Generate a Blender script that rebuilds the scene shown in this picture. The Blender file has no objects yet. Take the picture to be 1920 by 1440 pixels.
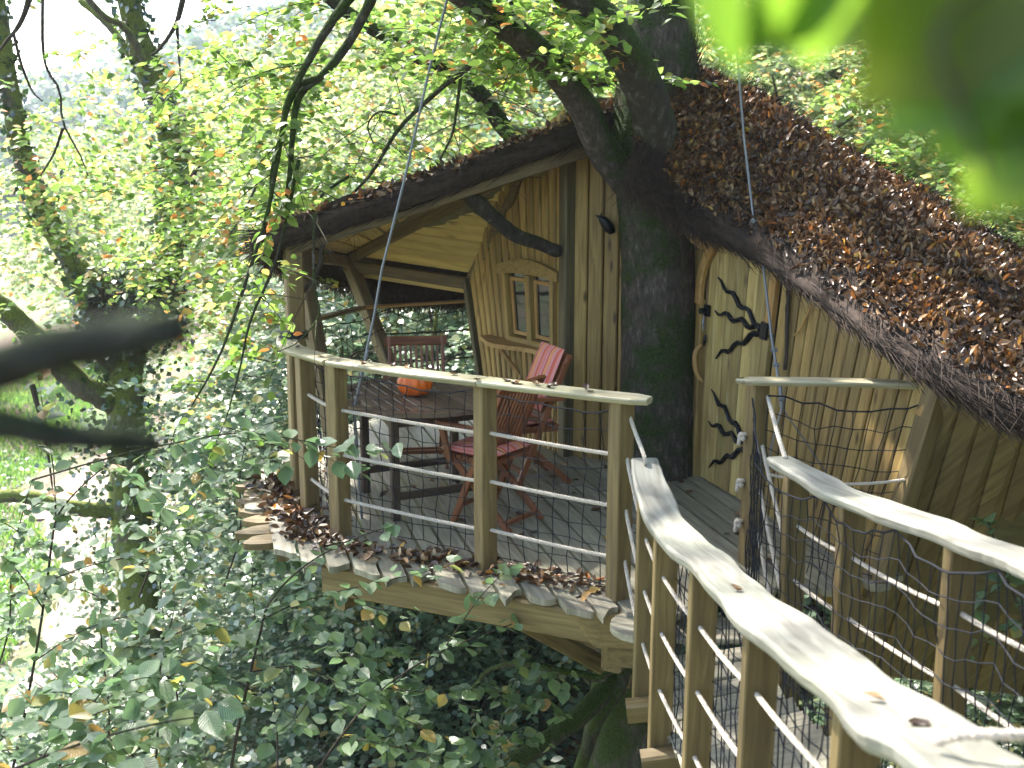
import bpy, math, random
import numpy as np
from mathutils import Vector

# ------------------------------------------------------------------ camera, world, sun, exposure
S = bpy.context.scene
COL = S.collection
FPX, ZC = 2100.0, 2.37
PITCH = math.atan(450 / FPX)
cam_data = bpy.data.cameras.new("camera")
cam = bpy.data.objects.new("camera", cam_data)
COL.objects.link(cam)
cam.location = (0, 0, ZC)
cam.rotation_euler = (math.pi / 2 - PITCH, 0, 0)
cam_data.sensor_width = 36
cam_data.lens = 36 * FPX / 1920
cam_data.clip_start = 0.05
cam_data.clip_end = 2000
cam_data.dof.use_dof = True
cam_data.dof.focus_distance = 6.6
cam_data.dof.aperture_fstop = 3.3
S.camera = cam

SUN_EL, SUN_AZ = math.radians(50), math.radians(-38)     # azimuth from +Y towards +X
wd = bpy.data.worlds.new("World")
S.world = wd
wd.use_nodes = True
wn = wd.node_tree
sky = wn.nodes.new("ShaderNodeTexSky")
sky.sky_type = 'NISHITA'
sky.sun_disc = False
sky.sun_elevation = SUN_EL
sky.sun_rotation = SUN_AZ
sky.dust_density = 2.0
wn.nodes["Background"].inputs[1].default_value = 0.15
wn.links.new(sky.outputs[0], wn.nodes["Background"].inputs[0])
sd = bpy.data.lights.new("sun", 'SUN')
sd.energy = 4.5
sd.angle = math.radians(2.0)
sd.color = (1.0, 0.965, 0.91)
sun = bpy.data.objects.new("sun", sd)
COL.objects.link(sun)
to_sun = Vector((math.sin(SUN_AZ) * math.cos(SUN_EL), math.cos(SUN_AZ) * math.cos(SUN_EL), math.sin(SUN_EL)))
sun.rotation_euler = to_sun.to_track_quat('Z', 'Y').to_euler()
sun.location = (0, 0, 30)
S.view_settings.view_transform = 'Standard'
S.view_settings.look = 'None'
S.view_settings.exposure = 2.42
S.view_settings.gamma = 1.0
S.render.engine = 'CYCLES'
S.cycles.max_bounces = 6
S.cycles.diffuse_bounces = 3
S.cycles.transmission_bounces = 4
S.cycles.transparent_max_bounces = 6
S.cycles.caustics_reflective = False
S.cycles.caustics_refractive = False
S.cycles.use_denoising = True
S.cycles.sample_clamp_indirect = 6

RNG = np.random.default_rng(7)
random.seed(7)
A = lambda *p: np.array(p, dtype=float)
UPZ = A(0, 0, 1)
_cp, _sp = math.cos(PITCH), math.sin(PITCH)


def at(px, py, Y):
    """point of the place seen at (px, py) in the photograph that stands Y metres ahead"""
    u, v = (px - 960) / FPX, (720 - py) / FPX
    d = A(u, _cp + _sp * v, -_sp + _cp * v)
    return A(0, 0, ZC) + d * (Y / d[1])


def nrm(v):
    v = np.asarray(v, float)
    n = np.linalg.norm(v, axis=-1, keepdims=True)
    return v / np.maximum(n, 1e-9)


def ground_z(x, y):
    x = np.asarray(x, float); y = np.asarray(y, float)
    t = .95 * x + .33 * (y - 10)
    t = np.where(t < -6, -6 + (t + 6) * .15, t)
    t = np.where(t > 16, 16 + (t - 16) * .35, t)
    z = -4.3 + .4 * t
    far = np.clip((y - 60) / 140, 0, 1)
    z = z + far * far * (3 - 2 * far) * 13
    z = z + .18 * np.sin(x * .9 + y * .35) + .14 * np.sin(y * 1.1 - x * .5)
    return z


# ------------------------------------------------------------------ materials
def new_mat(name):
    m = bpy.data.materials.new(name)
    m.use_nodes = True
    nt = m.node_tree
    return m, nt, nt.nodes["Principled BSDF"]


def N(nt, t, **kw):
    n = nt.nodes.new(t)
    for k, v in kw.items():
        setattr(n, k, v)
    return n


def ramp(nt, stops, interp='LINEAR'):
    r = N(nt, "ShaderNodeValToRGB")
    r.color_ramp.interpolation = interp
    e = r.color_ramp.elements
    while len(e) < len(stops):
        e.new(0.5)
    for k, (p, c) in enumerate(stops):
        e[k].position = p
        e[k].color = (*c, 1)
    return r


def wood(name, c1, c2, c3, rough=.6, knots=.6, gs=22., var=.25, green=None, bump=.25):
    """sawn timber: grain along the 'gc' x axis, knots, board to board variation"""
    m, nt, b = new_mat(name)
    L = nt.links.new
    at_ = N(nt, "ShaderNodeAttribute", attribute_name="gc")
    mp = N(nt, "ShaderNodeMapping"); mp.inputs[3].default_value = (1.6, gs, gs)
    L(at_.outputs["Vector"], mp.inputs[0])
    n1 = N(nt, "ShaderNodeTexNoise"); n1.inputs["Scale"].default_value = 1.6; n1.inputs["Detail"].default_value = 6; n1.inputs["Distortion"].default_value = .8
    L(mp.outputs[0], n1.inputs[0])
    r = ramp(nt, [(.3, c1), (.52, c2), (.72, c3)])
    L(n1.outputs[0], r.inputs[0])
    vo = N(nt, "ShaderNodeTexVoronoi"); vo.inputs["Scale"].default_value = 1.0
    mp2 = N(nt, "ShaderNodeMapping"); mp2.inputs[3].default_value = (2.6, 9, 9)
    L(at_.outputs["Vector"], mp2.inputs[0]); L(mp2.outputs[0], vo.inputs[0])
    kr = ramp(nt, [(.05, (1, 1, 1)), (.16, (0, 0, 0))])
    L(vo.outputs[0], kr.inputs[0])
    km = N(nt, "ShaderNodeMath", operation='MULTIPLY'); km.inputs[1].default_value = knots
    L(kr.outputs[0], km.inputs[0])
    mx = N(nt, "ShaderNodeMix", data_type='RGBA')
    L(km.outputs[0], mx.inputs[0]); L(r.outputs[0], mx.inputs[6]); mx.inputs[7].default_value = (c1[0] * .35, c1[1] * .28, c1[2] * .22, 1)
    n2 = N(nt, "ShaderNodeTexNoise"); n2.inputs["Scale"].default_value = 1.3; n2.inputs["Detail"].default_value = 3
    L(at_.outputs["Vector"], n2.inputs[0])
    g = green or (c2[0] * .8, c2[1] * .95, c2[2] * .75)
    mg = N(nt, "ShaderNodeMix", data_type='RGBA'); L(n2.outputs[0], mg.inputs[0]); L(mx.outputs[2], mg.inputs[6])
    mm = N(nt, "ShaderNodeMix", data_type='RGBA', blend_type='MULTIPLY'); mm.inputs[0].default_value = 1
    L(mx.outputs[2], mm.inputs[6]); mm.inputs[7].default_value = (min(1, g[0] / c2[0]), min(1, g[1] / c2[1]), min(1, g[2] / c2[2]), 1)
    L(mm.outputs[2], mg.inputs[7])
    oi = N(nt, "ShaderNodeObjectInfo")
    mr = N(nt, "ShaderNodeMapRange"); mr.inputs[3].default_value = 1 - var; mr.inputs[4].default_value = 1 + var
    L(oi.outputs["Random"], mr.inputs[0])
    hs = N(nt, "ShaderNodeHueSaturation"); L(mr.outputs[0], hs.inputs["Value"]); L(mg.outputs[2], hs.inputs["Color"])
    L(hs.outputs[0], b.inputs["Base Color"])
    b.inputs["Roughness"].default_value = rough
    bp = N(nt, "ShaderNodeBump"); bp.inputs["Strength"].default_value = bump; bp.inputs["Distance"].default_value = .004
    L(n1.outputs[0], bp.inputs["Height"]); L(bp.outputs[0], b.inputs["Normal"])
    return m


def leaf_mat(name, stops, rough=.42, trans=.45, tboost=2.2, spec=.5, veins=False):
    m, nt, b = new_mat(name)
    L = nt.links.new
    ge = N(nt, "ShaderNodeNewGeometry")
    oi = N(nt, "ShaderNodeObjectInfo")
    ad = N(nt, "ShaderNodeMath", operation='ADD'); L(ge.outputs["Random Per Island"], ad.inputs[0]); L(oi.outputs["Random"], ad.inputs[1])
    fr = N(nt, "ShaderNodeMath", operation='FRACT'); L(ad.outputs[0], fr.inputs[0])
    r = ramp(nt, stops); L(fr.outputs[0], r.inputs[0])
    col = r.outputs[0]
    tc = N(nt, "ShaderNodeTexCoord")
    nz = N(nt, "ShaderNodeTexNoise"); nz.inputs["Scale"].default_value = 1.1; nz.inputs["Detail"].default_value = 3
    L(tc.outputs["Object"], nz.inputs[0])
    mr = N(nt, "ShaderNodeMapRange"); mr.inputs[1].default_value = .3; mr.inputs[2].default_value = .7; mr.inputs[3].default_value = .72; mr.inputs[4].default_value = 1.3
    L(nz.outputs[0], mr.inputs[0])
    hs = N(nt, "ShaderNodeHueSaturation"); L(mr.outputs[0], hs.inputs["Value"]); L(col, hs.inputs["Color"])
    L(hs.outputs[0], b.inputs["Base Color"])
    b.inputs["Roughness"].default_value = rough
    b.inputs["Specular IOR Level"].default_value = spec
    if veins:
        ga = N(nt, "ShaderNodeAttribute", attribute_name="gc")
        wv = N(nt, "ShaderNodeTexWave", wave_type='BANDS', bands_direction='X'); wv.inputs["Scale"].default_value = 2.6; wv.inputs["Distortion"].default_value = .3
        L(ga.outputs["Vector"], wv.inputs[0])
        bp = N(nt, "ShaderNodeBump"); bp.inputs["Strength"].default_value = .5; bp.inputs["Distance"].default_value = .01
        L(wv.outputs[0], bp.inputs["Height"]); L(bp.outputs[0], b.inputs["Normal"])
    tr = N(nt, "ShaderNodeBsdfTranslucent")
    tg = N(nt, "ShaderNodeMix", data_type='RGBA', blend_type='MULTIPLY'); tg.inputs[0].default_value = 1
    L(hs.outputs[0], tg.inputs[6]); tg.inputs[7].default_value = (tboost, tboost * .97, tboost * 1.0, 1)
    L(tg.outputs[2], tr.inputs[0])
    ms = N(nt, "ShaderNodeMixShader"); ms.inputs[0].default_value = trans
    L(b.outputs[0], ms.inputs[1]); L(tr.outputs[0], ms.inputs[2])
    L(ms.outputs[0], nt.nodes["Material Output"].inputs[0])
    return m


def bark(name, c1, c2, moss, mossamt=.5, scale=9., grey=(.2, .19, .17)):
    m, nt, b = new_mat(name)
    L = nt.links.new
    tc = N(nt, "ShaderNodeTexCoord")
    mp = N(nt, "ShaderNodeMapping"); mp.inputs[3].default_value = (1, 1, .35)
    L(tc.outputs["Object"], mp.inputs[0])
    n1 = N(nt, "ShaderNodeTexNoise"); n1.inputs["Scale"].default_value = scale * 2.2; n1.inputs["Detail"].default_value = 8; n1.inputs["Roughness"].default_value = .65
    L(mp.outputs[0], n1.inputs[0])
    r = ramp(nt, [(.3, c1), (.55, c2), (.75, grey)]); L(n1.outputs[0], r.inputs[0])
    n2 = N(nt, "ShaderNodeTexNoise"); n2.inputs["Scale"].default_value = 2.4; n2.inputs["Detail"].default_value = 6; n2.inputs["Roughness"].default_value = .7
    L(tc.outputs["Object"], n2.inputs[0])
    ge = N(nt, "ShaderNodeNewGeometry"); sx = N(nt, "ShaderNodeSeparateXYZ"); L(ge.outputs["Normal"], sx.inputs[0])
    ma = N(nt, "ShaderNodeMath", operation='MULTIPLY_ADD'); L(sx.outputs[2], ma.inputs[0]); ma.inputs[1].default_value = .22; L(n2.outputs[0], ma.inputs[2])
    mr = ramp(nt, [(.62 - .25 * mossamt, (0, 0, 0)), (.74 - .25 * mossamt, (1, 1, 1))]); L(ma.outputs[0], mr.inputs[0])
    n3 = N(nt, "ShaderNodeTexNoise"); n3.inputs["Scale"].default_value = 60; n3.inputs["Detail"].default_value = 4
    L(tc.outputs["Object"], n3.inputs[0])
    r3 = ramp(nt, [(.3, tuple(c * .45 for c in moss)), (.7, tuple(c * 1.5 for c in moss))]); L(n3.outputs[0], r3.inputs[0])
    mx = N(nt, "ShaderNodeMix", data_type='RGBA'); L(mr.outputs[0], mx.inputs[0]); L(r.outputs[0], mx.inputs[6]); L(r3.outputs[0], mx.inputs[7])
    L(mx.outputs[2], b.inputs["Base Color"])
    b.inputs["Roughness"].default_value = .9
    b.inputs["Specular IOR Level"].default_value = .2
    bp = N(nt, "ShaderNodeBump"); bp.inputs["Strength"].default_value = .8; bp.inputs["Distance"].default_value = .02
    ad = N(nt, "ShaderNodeMath", operation='ADD'); L(n1.outputs[0], ad.inputs[0]); L(n3.outputs[0], ad.inputs[1])
    L(ad.outputs[0], bp.inputs["Height"]); L(bp.outputs[0], b.inputs["Normal"])
    return m


def plain(name, c, rough=.5, metal=0., noise=0., nscale=30.):
    m, nt, b = new_mat(name)
    b.inputs["Base Color"].default_value = (*c, 1)
    b.inputs["Roughness"].default_value = rough
    b.inputs["Metallic"].default_value = metal
    if noise:
        tc = N(nt, "ShaderNodeTexCoord"); nz = N(nt, "ShaderNodeTexNoise"); nz.inputs["Scale"].default_value = nscale; nz.inputs["Detail"].default_value = 5
        nt.links.new(tc.outputs["Object"], nz.inputs[0])
        r = ramp(nt, [(.3, tuple(x * (1 - noise) for x in c)), (.7, tuple(min(1, x * (1 + noise)) for x in c))])
        nt.links.new(nz.outputs[0], r.inputs[0]); nt.links.new(r.outputs[0], b.inputs["Base Color"])
        bp = N(nt, "ShaderNodeBump"); bp.inputs["Strength"].default_value = .4; bp.inputs["Distance"].default_value = .004
        nt.links.new(nz.outputs[0], bp.inputs["Height"]); nt.links.new(bp.outputs[0], b.inputs["Normal"])
    return m


M = {}
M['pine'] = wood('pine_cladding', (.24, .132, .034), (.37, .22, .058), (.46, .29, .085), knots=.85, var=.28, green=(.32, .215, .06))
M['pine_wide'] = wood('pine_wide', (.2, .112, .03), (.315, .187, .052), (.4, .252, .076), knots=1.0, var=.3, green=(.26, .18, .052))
M['ceiling'] = wood('ceiling_pine', (.5, .31, .105), (.66, .44, .16), (.74, .53, .215), knots=.6, var=.14)
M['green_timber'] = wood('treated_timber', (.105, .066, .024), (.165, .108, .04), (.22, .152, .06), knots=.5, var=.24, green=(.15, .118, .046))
M['post_dark'] = wood('dark_timber', (.07, .05, .022), (.11, .08, .035), (.15, .11, .055), knots=.3, var=.1)
M['door_wood'] = wood('door_wood', (.27, .165, .055), (.41, .27, .10), (.52, .37, .165), knots=.7, var=.28, gs=16)
M['deck'] = wood('deck_grey', (.18, .145, .115), (.285, .235, .185), (.38, .325, .265), knots=.25, var=.18, rough=.5)
M['rail'] = wood('weathered_rail', (.17, .147, .125), (.27, .24, .21), (.34, .31, .28), knots=.4, var=.05, gs=18, bump=.6)
M['rail_pale'] = wood('pale_rail', (.28, .22, .14), (.39, .32, .215), (.47, .405, .3), knots=.4, var=.08)
M['oak'] = wood('orange_wood', (.32, .15, .045), (.45, .23, .075), (.54, .31, .12), knots=.2, var=.1)
M['table'] = wood('table_wood', (.10, .062, .047), (.165, .105, .08), (.23, .155, .12), knots=0, var=.3, rough=.36)
M['table_leg'] = wood('table_leg_wood', (.04, .022, .015), (.07, .04, .028), (.1, .06, .04), knots=0, var=.1, rough=.5)
M['mahogany'] = wood('mahogany', (.15, .042, .016), (.245, .075, .028), (.33, .115, .048), knots=0, var=.15, rough=.42)
M['branchwood'] = bark('branch_bark', (.03, .025, .019), (.06, .052, .04), (.045, .055, .015), .1)
M['twig'] = bark('twig_bark', (.035, .026, .02), (.065, .05, .038), (.05, .055, .02), .1, grey=(.1, .085, .07))
M['beech_bark'] = bark('beech_bark', (.025, .02, .016), (.08, .063, .051), (.028, .046, .009), .75, scale=14, grey=(.2, .17, .15))
M['limb_bark'] = bark('limb_bark', (.025, .021, .016), (.06, .051, .04), (.035, .055, .01), .8)
M['old_bark'] = bark('old_bark', (.05, .044, .034), (.11, .095, .07), (.13, .155, .03), .95)
M['thatch'] = plain('thatch_brush', (.038, .023, .014), .95, 0, .6, 26)
M['rope'] = plain('rope', (.5, .43, .345), .9, 0, .25, 120)
M['net'] = plain('net_cord', (.007, .008, .013), .95)
M['steel'] = plain('steel_cable', (.2, .21, .22), .5, .6, .15, 200)
M['iron'] = plain('black_iron', (.012, .013, .016), .45, .6, .3, 60)
M['rubber'] = plain('black_rubber', (.015, .016, .02), .6, 0, .3, 40)
M['glass'] = plain('window_glass', (.018, .02, .02), .06)
M['pumpkin'] = plain('pumpkin_skin', (.78, .15, .014), .35, 0, .18, 14)
M['pumpkin_stem'] = plain('pumpkin_stem', (.2, .15, .06), .8, 0, .3, 50)
M['leaf_beech'] = leaf_mat('beech_leaves', [(0, (.06, .115, .022)), (.35, (.10, .17, .035)), (.68, (.14, .205, .05)), (.86, (.21, .24, .075)), (.93, (.38, .22, .06)), (1, (.36, .12, .03))], trans=.55, tboost=2.5)
M['leaf_near'] = leaf_mat('near_beech_leaves', [(0, (.06, .115, .02)), (.55, (.105, .175, .03)), (.88, (.15, .205, .045)), (.95, (.3, .22, .05)), (1, (.34, .12, .03))], trans=.6, tboost=2.6)
M['leaf_crown'] = leaf_mat('crown_leaves', [(0, (.07, .1, .03)), (.6, (.11, .145, .045)), (.9, (.2, .18, .05)), (1, (.28, .14, .05))], trans=.15, tboost=1.6)
M['leaf_hill'] = leaf_mat('hill_leaves', [(0, (.065, .105, .035)), (.4, (.11, .16, .058)), (.72, (.165, .21, .085)), (.86, (.26, .27, .12)), (.94, (.42, .26, .09)), (1, (.4, .16, .05))], trans=.5, tboost=2.3)
M['leaf_shrub'] = leaf_mat('shrub_leaves', [(0, (.07, .12, .062)), (.5, (.11, .17, .095)), (.86, (.145, .2, .105)), (.96, (.25, .25, .09)), (1, (.36, .27, .09))], rough=.36, trans=.3, tboost=2.2, spec=.8)
M['leaf_hazel'] = leaf_mat('hazel_leaves', [(0, (.08, .145, .06)), (.5, (.115, .19, .08)), (.9, (.14, .215, .085)), (.96, (.3, .27, .05)), (1, (.36, .2, .05))], rough=.33, trans=.33, tboost=2.4, spec=1.0, veins=True)
M['leaf_ivy'] = leaf_mat('ivy_leaves', [(0, (.015, .035, .012)), (.6, (.03, .06, .02)), (1, (.055, .09, .03))], rough=.25, trans=.12, spec=.9)
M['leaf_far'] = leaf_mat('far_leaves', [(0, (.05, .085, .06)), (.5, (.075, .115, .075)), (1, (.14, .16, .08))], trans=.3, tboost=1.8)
M['litter'] = leaf_mat('dry_leaves', [(0, (.035, .017, .008)), (.4, (.085, .04, .016)), (.66, (.16, .078, .028)), (.82, (.24, .135, .055)), (.91, (.34, .24, .13)), (.96, (.4, .13, .02)), (1, (.42, .27, .04))], rough=.4, trans=.1, tboost=1.4, spec=.6)
M['leaf_spray'] = leaf_mat('spray_leaves', [(0, (.06, .12, .012)), (.5, (.085, .155, .014)), (.93, (.11, .17, .016)), (1, (.14, .17, .02))], trans=.65, tboost=2.6)
M['dark_twig'] = bark('dark_twig_bark', (.012, .011, .009), (.03, .027, .022), (.02, .03, .008), .2, grey=(.05, .046, .04))
M['grass'] = leaf_mat('grass_blades', [(0, (.06, .14, .02)), (.6, (.1, .2, .03)), (1, (.18, .25, .05))], rough=.5, trans=.4, tboost=2)


def striped():
    m, nt, b = new_mat('striped_fabric')
    L = nt.links.new
    a = N(nt, "ShaderNodeAttribute", attribute_name="gc")
    sx = N(nt, "ShaderNodeSeparateXYZ"); L(a.outputs["Vector"], sx.inputs[0])
    ml = N(nt, "ShaderNodeMath", operation='MULTIPLY'); ml.inputs[1].default_value = 2.7; L(sx.outputs[1], ml.inputs[0])
    fr = N(nt, "ShaderNodeMath", operation='FRACT'); L(ml.outputs[0], fr.inputs[0])
    pk, rd, og, lv, cr = (.74, .28, .24), (.68, .14, .08), (.76, .3, .1), (.64, .32, .36), (.76, .5, .28)
    r = ramp(nt, [(0, pk), (.12, rd), (.3, lv), (.36, pk), (.5, og), (.62, cr), (.66, rd), (.8, lv), (.88, pk), (.95, rd)], 'CONSTANT')
    L(fr.outputs[0], r.inputs[0])
    L(r.outputs[0], b.inputs["Base Color"])
    b.inputs["Roughness"].default_value = .85
    tc = N(nt, "ShaderNodeTexCoord"); nz = N(nt, "ShaderNodeTexNoise"); nz.inputs["Scale"].default_value = 18
    L(tc.outputs["Object"], nz.inputs[0])
    bp = N(nt, "ShaderNodeBump"); bp.inputs["Strength"].default_value = .3; bp.inputs["Distance"].default_value = .01
    L(nz.outputs[0], bp.inputs["Height"]); L(bp.outputs[0], b.inputs["Normal"])
    return m


def ground_mat():
    m, nt, b = new_mat('woodland_floor')
    L = nt.links.new
    tc = N(nt, "ShaderNodeTexCoord")
    n1 = N(nt, "ShaderNodeTexNoise"); n1.inputs["Scale"].default_value = .35; n1.inputs["Detail"].default_value = 6
    n2 = N(nt, "ShaderNodeTexNoise"); n2.inputs["Scale"].default_value = 9; n2.inputs["Detail"].default_value = 6
    L(tc.outputs["Object"], n1.inputs[0]); L(tc.outputs["Object"], n2.inputs[0])
    r1 = ramp(nt, [(.3, (.07, .045, .028)), (.5, (.13, .088, .055)), (.7, (.2, .14, .09))]); L(n2.outputs[0], r1.inputs[0])
    r2 = ramp(nt, [(.3, (.05, .09, .025)), (.7, (.11, .17, .05))]); L(n2.outputs[0], r2.inputs[0])
    rm = ramp(nt, [(.42, (0, 0, 0)), (.58, (1, 1, 1))]); L(n1.outputs[0], rm.inputs[0])
    mx = N(nt, "ShaderNodeMix", data_type='RGBA'); L(rm.outputs[0], mx.inputs[0]); L(r1.outputs[0], mx.inputs[6]); L(r2.outputs[0], mx.inputs[7])
    L(mx.outputs[2], b.inputs["Base Color"]); b.inputs["Roughness"].default_value = .95
    bp = N(nt, "ShaderNodeBump"); bp.inputs["Strength"].default_value = .7; bp.inputs["Distance"].default_value = .08
    L(n2.outputs[0], bp.inputs["Height"]); L(bp.outputs[0], b.inputs["Normal"])
    return m


M['stripe'] = striped()
M['ground'] = ground_mat()
M['path'] = plain('sandy_path', (.25, .18, .135), .95, 0, .35, 6)


# ------------------------------------------------------------------ mesh helpers
def wl(o):
    p = np.zeros(3)
    while o is not None:
        p = p + np.array(o.location[:]); o = o.parent
    return p


class MB:
    def __init__(s):
        s.v, s.f, s.g, s.n = [], [], [], 0

    def add(s, v, f, g=None):
        v = np.asarray(v, float)
        s.v.append(v)
        s.g.append(v if g is None else np.asarray(g, float))
        s.f.extend([tuple(i + s.n for i in q) for q in f])
        s.n += len(v)
        return s

    def beam(s, p0, p1, w, h, up=UPZ, ch=.12):
        """bevelled timber from p0 to p1, w across, h along up"""
        p0, p1 = np.asarray(p0, float), np.asarray(p1, float)
        a = nrm(p1 - p0); side = np.cross(a, up)
        if np.linalg.norm(side) < 1e-3: side = np.cross(a, A(0, 1, 0))
        side = nrm(side); u = np.cross(side, a)
        c = min(w, h) * ch
        W, H = w / 2, h / 2
        prof = [(-W + c, -H), (W - c, -H), (W, -H + c), (W, H - c), (W - c, H), (-W + c, H), (-W, H - c), (-W, -H + c)]
        Ln = np.linalg.norm(p1 - p0); o = random.random() * 50
        v, g = [], []
        for q, l in ((p0, 0), (p1, Ln)):
            for x, y in prof:
                v.append(q + side * x + u * y); g.append((l + o, x + o * .37, y))
        f = [(i, (i + 1) % 8, 8 + (i + 1) % 8, 8 + i) for i in range(8)] + [tuple(range(7, -1, -1)), tuple(range(8, 16))]
        return s.add(v, f, g)

    def tube(s, pts, r, n=8, jit=0., cap=True):
        pts = np.asarray(pts, float); k = len(pts)
        r = np.broadcast_to(np.asarray(r, float), (k,)) if np.ndim(r) < 2 else r
        t = nrm(np.gradient(pts, axis=0))
        ref = A(0, 0, 1) if abs(t[0][2]) < .9 else A(1, 0, 0)
        u = nrm(np.cross(t[0], ref))
        ang = np.linspace(0, 2 * math.pi, n, endpoint=False)
        ln = np.r_[0, np.cumsum(np.linalg.norm(np.diff(pts, axis=0), axis=1))]
        v, g = [], []; o = random.random() * 20
        for i in range(k):
            u = nrm(u - t[i] * np.dot(u, t[i])); w = np.cross(t[i], u)
            rr = r[i] * (1 + jit * RNG.normal(size=n))
            v.append(pts[i] + np.outer(np.cos(ang) * rr, u) + np.outer(np.sin(ang) * rr, w))
            g.append(np.c_[np.full(n, ln[i] + o), np.cos(ang) * r[i] + o, np.sin(ang) * r[i]])
        f = []
        for i in range(k - 1):
            for j in range(n):
                f.append((i * n + j, i * n + (j + 1) % n, (i + 1) * n + (j + 1) % n, (i + 1) * n + j))
        if cap:
            f += [tuple(range(n - 1, -1, -1)), tuple((k - 1) * n + j for j in range(n))]
        return s.add(np.vstack(v), f, np.vstack(g))

    def prism(s, poly, th, axis=2):
        """flat polygon (N,3) thickened by th along vector axis"""
        poly = np.asarray(poly, float); n = len(poly)
        d = np.asarray(axis, float) * th
        v = np.vstack([poly, poly + d])
        f = [tuple(range(n - 1, -1, -1)), tuple(range(n, 2 * n))] + [(i, (i + 1) % n, n + (i + 1) % n, n + i) for i in range(n)]
        return s.add(v, f)

    def grid(s, G, g=None):
        """G (a,b,3) sheet"""
        a, b, _ = G.shape
        f = [(i * b + j, i * b + j + 1, (i + 1) * b + j + 1, (i + 1) * b + j) for i in range(a - 1) for j in range(b - 1)]
        return s.add(G.reshape(-1, 3), f, None if g is None else g.reshape(-1, 3))

    def rope(s, pts, r=.009, pitch=.045, per=7):
        """three twisted strands"""
        pts = np.asarray(pts, float)
        ln = np.r_[0, np.cumsum(np.linalg.norm(np.diff(pts, axis=0), axis=1))]
        k = max(6, int(ln[-1] / pitch * per))
        tt = np.linspace(0, ln[-1], k)
        c = np.c_[[np.interp(tt, ln, pts[:, i]) for i in range(3)]].T
        t = nrm(np.gradient(c, axis=0))
        u = nrm(np.cross(t, A(.3, .2, 1))); w = np.cross(t, u)
        for q in range(3):
            a = tt / pitch * 2 * math.pi + q * 2.094
            s.tube(c + (u * np.cos(a)[:, None] + w * np.sin(a)[:, None]) * r * .52, r * .56, 5)
        return s

    def build(s, name, mat, parent=None, smooth=False, kind=None, label=None):
        me = bpy.data.meshes.new(name)
        V = np.vstack(s.v); base = wl(parent) if parent is not None else np.zeros(3)
        if parent is None:
            base = A(V[:, 0].mean(), V[:, 1].mean(), V[:, 2].min())
        me.from_pydata((V - base).tolist(), [], s.f)
        at_ = me.attributes.new("gc", 'FLOAT_VECTOR', 'POINT')
        at_.data.foreach_set("vector", np.vstack(s.g).ravel().astype(np.float32))
        me.materials.append(mat)
        if smooth:
            me.polygons.foreach_set("use_smooth", np.ones(len(me.polygons), bool))
        me.update()
        o = bpy.data.objects.new(name, me)
        COL.objects.link(o)
        if parent is not None:
            o.parent = parent
        else:
            o.location = base
        if kind: o["kind"] = kind
        if label: o["label"] = label
        return o


def raw_mesh(name, V, F, mat, smooth=False, gc=None):
    """fast mesh from numpy: F (n,k) of equal sided faces"""
    me = bpy.data.meshes.new(name)
    k = F.shape[1]
    me.vertices.add(len(V)); me.vertices.foreach_set("co", np.ascontiguousarray(V, np.float32).ravel())
    me.loops.add(F.size); me.loops.foreach_set("vertex_index", np.ascontiguousarray(F, np.int32).ravel())
    me.polygons.add(len(F)); me.polygons.foreach_set("loop_start", np.arange(0, F.size, k, dtype=np.int32))
    if gc is not None:
        a = me.attributes.new("gc", 'FLOAT_VECTOR', 'POINT'); a.data.foreach_set("vector", np.ascontiguousarray(gc, np.float32).ravel())
    me.materials.append(mat)
    me.update(calc_edges=True); me.validate()
    return me


def link(name, me, parent=None, loc=(0, 0, 0), kind=None):
    o = bpy.data.objects.new(name, me); COL.objects.link(o)
    o.location = loc
    if parent is not None: o.parent = parent
    if kind: o["kind"] = kind
    return o


def tag(o, label, cat, group=None, kind=None):
    o["label"] = label; o["category"] = cat
    if group: o["group"] = group
    if kind: o["kind"] = kind
    return o


def thing(name, label, cat, loc, group=None, rz=0.):
    o = bpy.data.objects.new(name, None); COL.objects.link(o)
    o.empty_display_size = .1
    o.location = loc; o.rotation_euler = (0, 0, rz)
    return tag(o, label, cat, group)


def copy_tree(o, parent=None):
    c = o.copy(); COL.objects.link(c); c.parent = parent
    for ch in o.children: copy_tree(ch, c)
    return c


LEAF5 = (A([0, 0, 0], [-.3, .42, .07], [0, .5, 0], [.3, .42, .07], [0, 1, -.06]), np.array([(0, 2, 1), (0, 3, 2), (1, 2, 4), (2, 3, 4)]))
LEAF4 = (A([0, 0, 0], [-.33, .48, .05], [0, 1, -.03], [.33, .48, .05]), np.array([(0, 3, 2, 1)]))
CURL = (A([0, 0, .0], [-.3, .35, .22], [0, .42, -.02], [.3, .38, .14], [-.2, .75, .26], [.06, .78, .06], [.24, .72, .2], [.05, 1.05, .2]),
        np.array([(0, 2, 1), (0, 3, 2), (1, 2, 4), (2, 5, 4), (2, 3, 6), (2, 6, 5), (4, 5, 7), (5, 6, 7)]))


LEAF7 = (A([0, 0, 0], [-.24, .22, .05], [-.3, .52, .06], [-.16, .82, .02], [0, 1.04, -.05], [.16, .82, .02], [.3, .52, .06], [.24, .22, .05], [0, .5, 0]),
         np.array([(8, 1, 0), (8, 2, 1), (8, 3, 2), (8, 4, 3), (8, 5, 4), (8, 6, 5), (8, 7, 6), (8, 0, 7)]))
LEAF6 = (A([0, 0, 0], [.27, .3, .05], [.26, .68, .04], [0, 1, -.03], [-.26, .68, .04], [-.27, .3, .05]), np.array([(0, 1, 2, 3, 4, 5)]))


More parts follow.
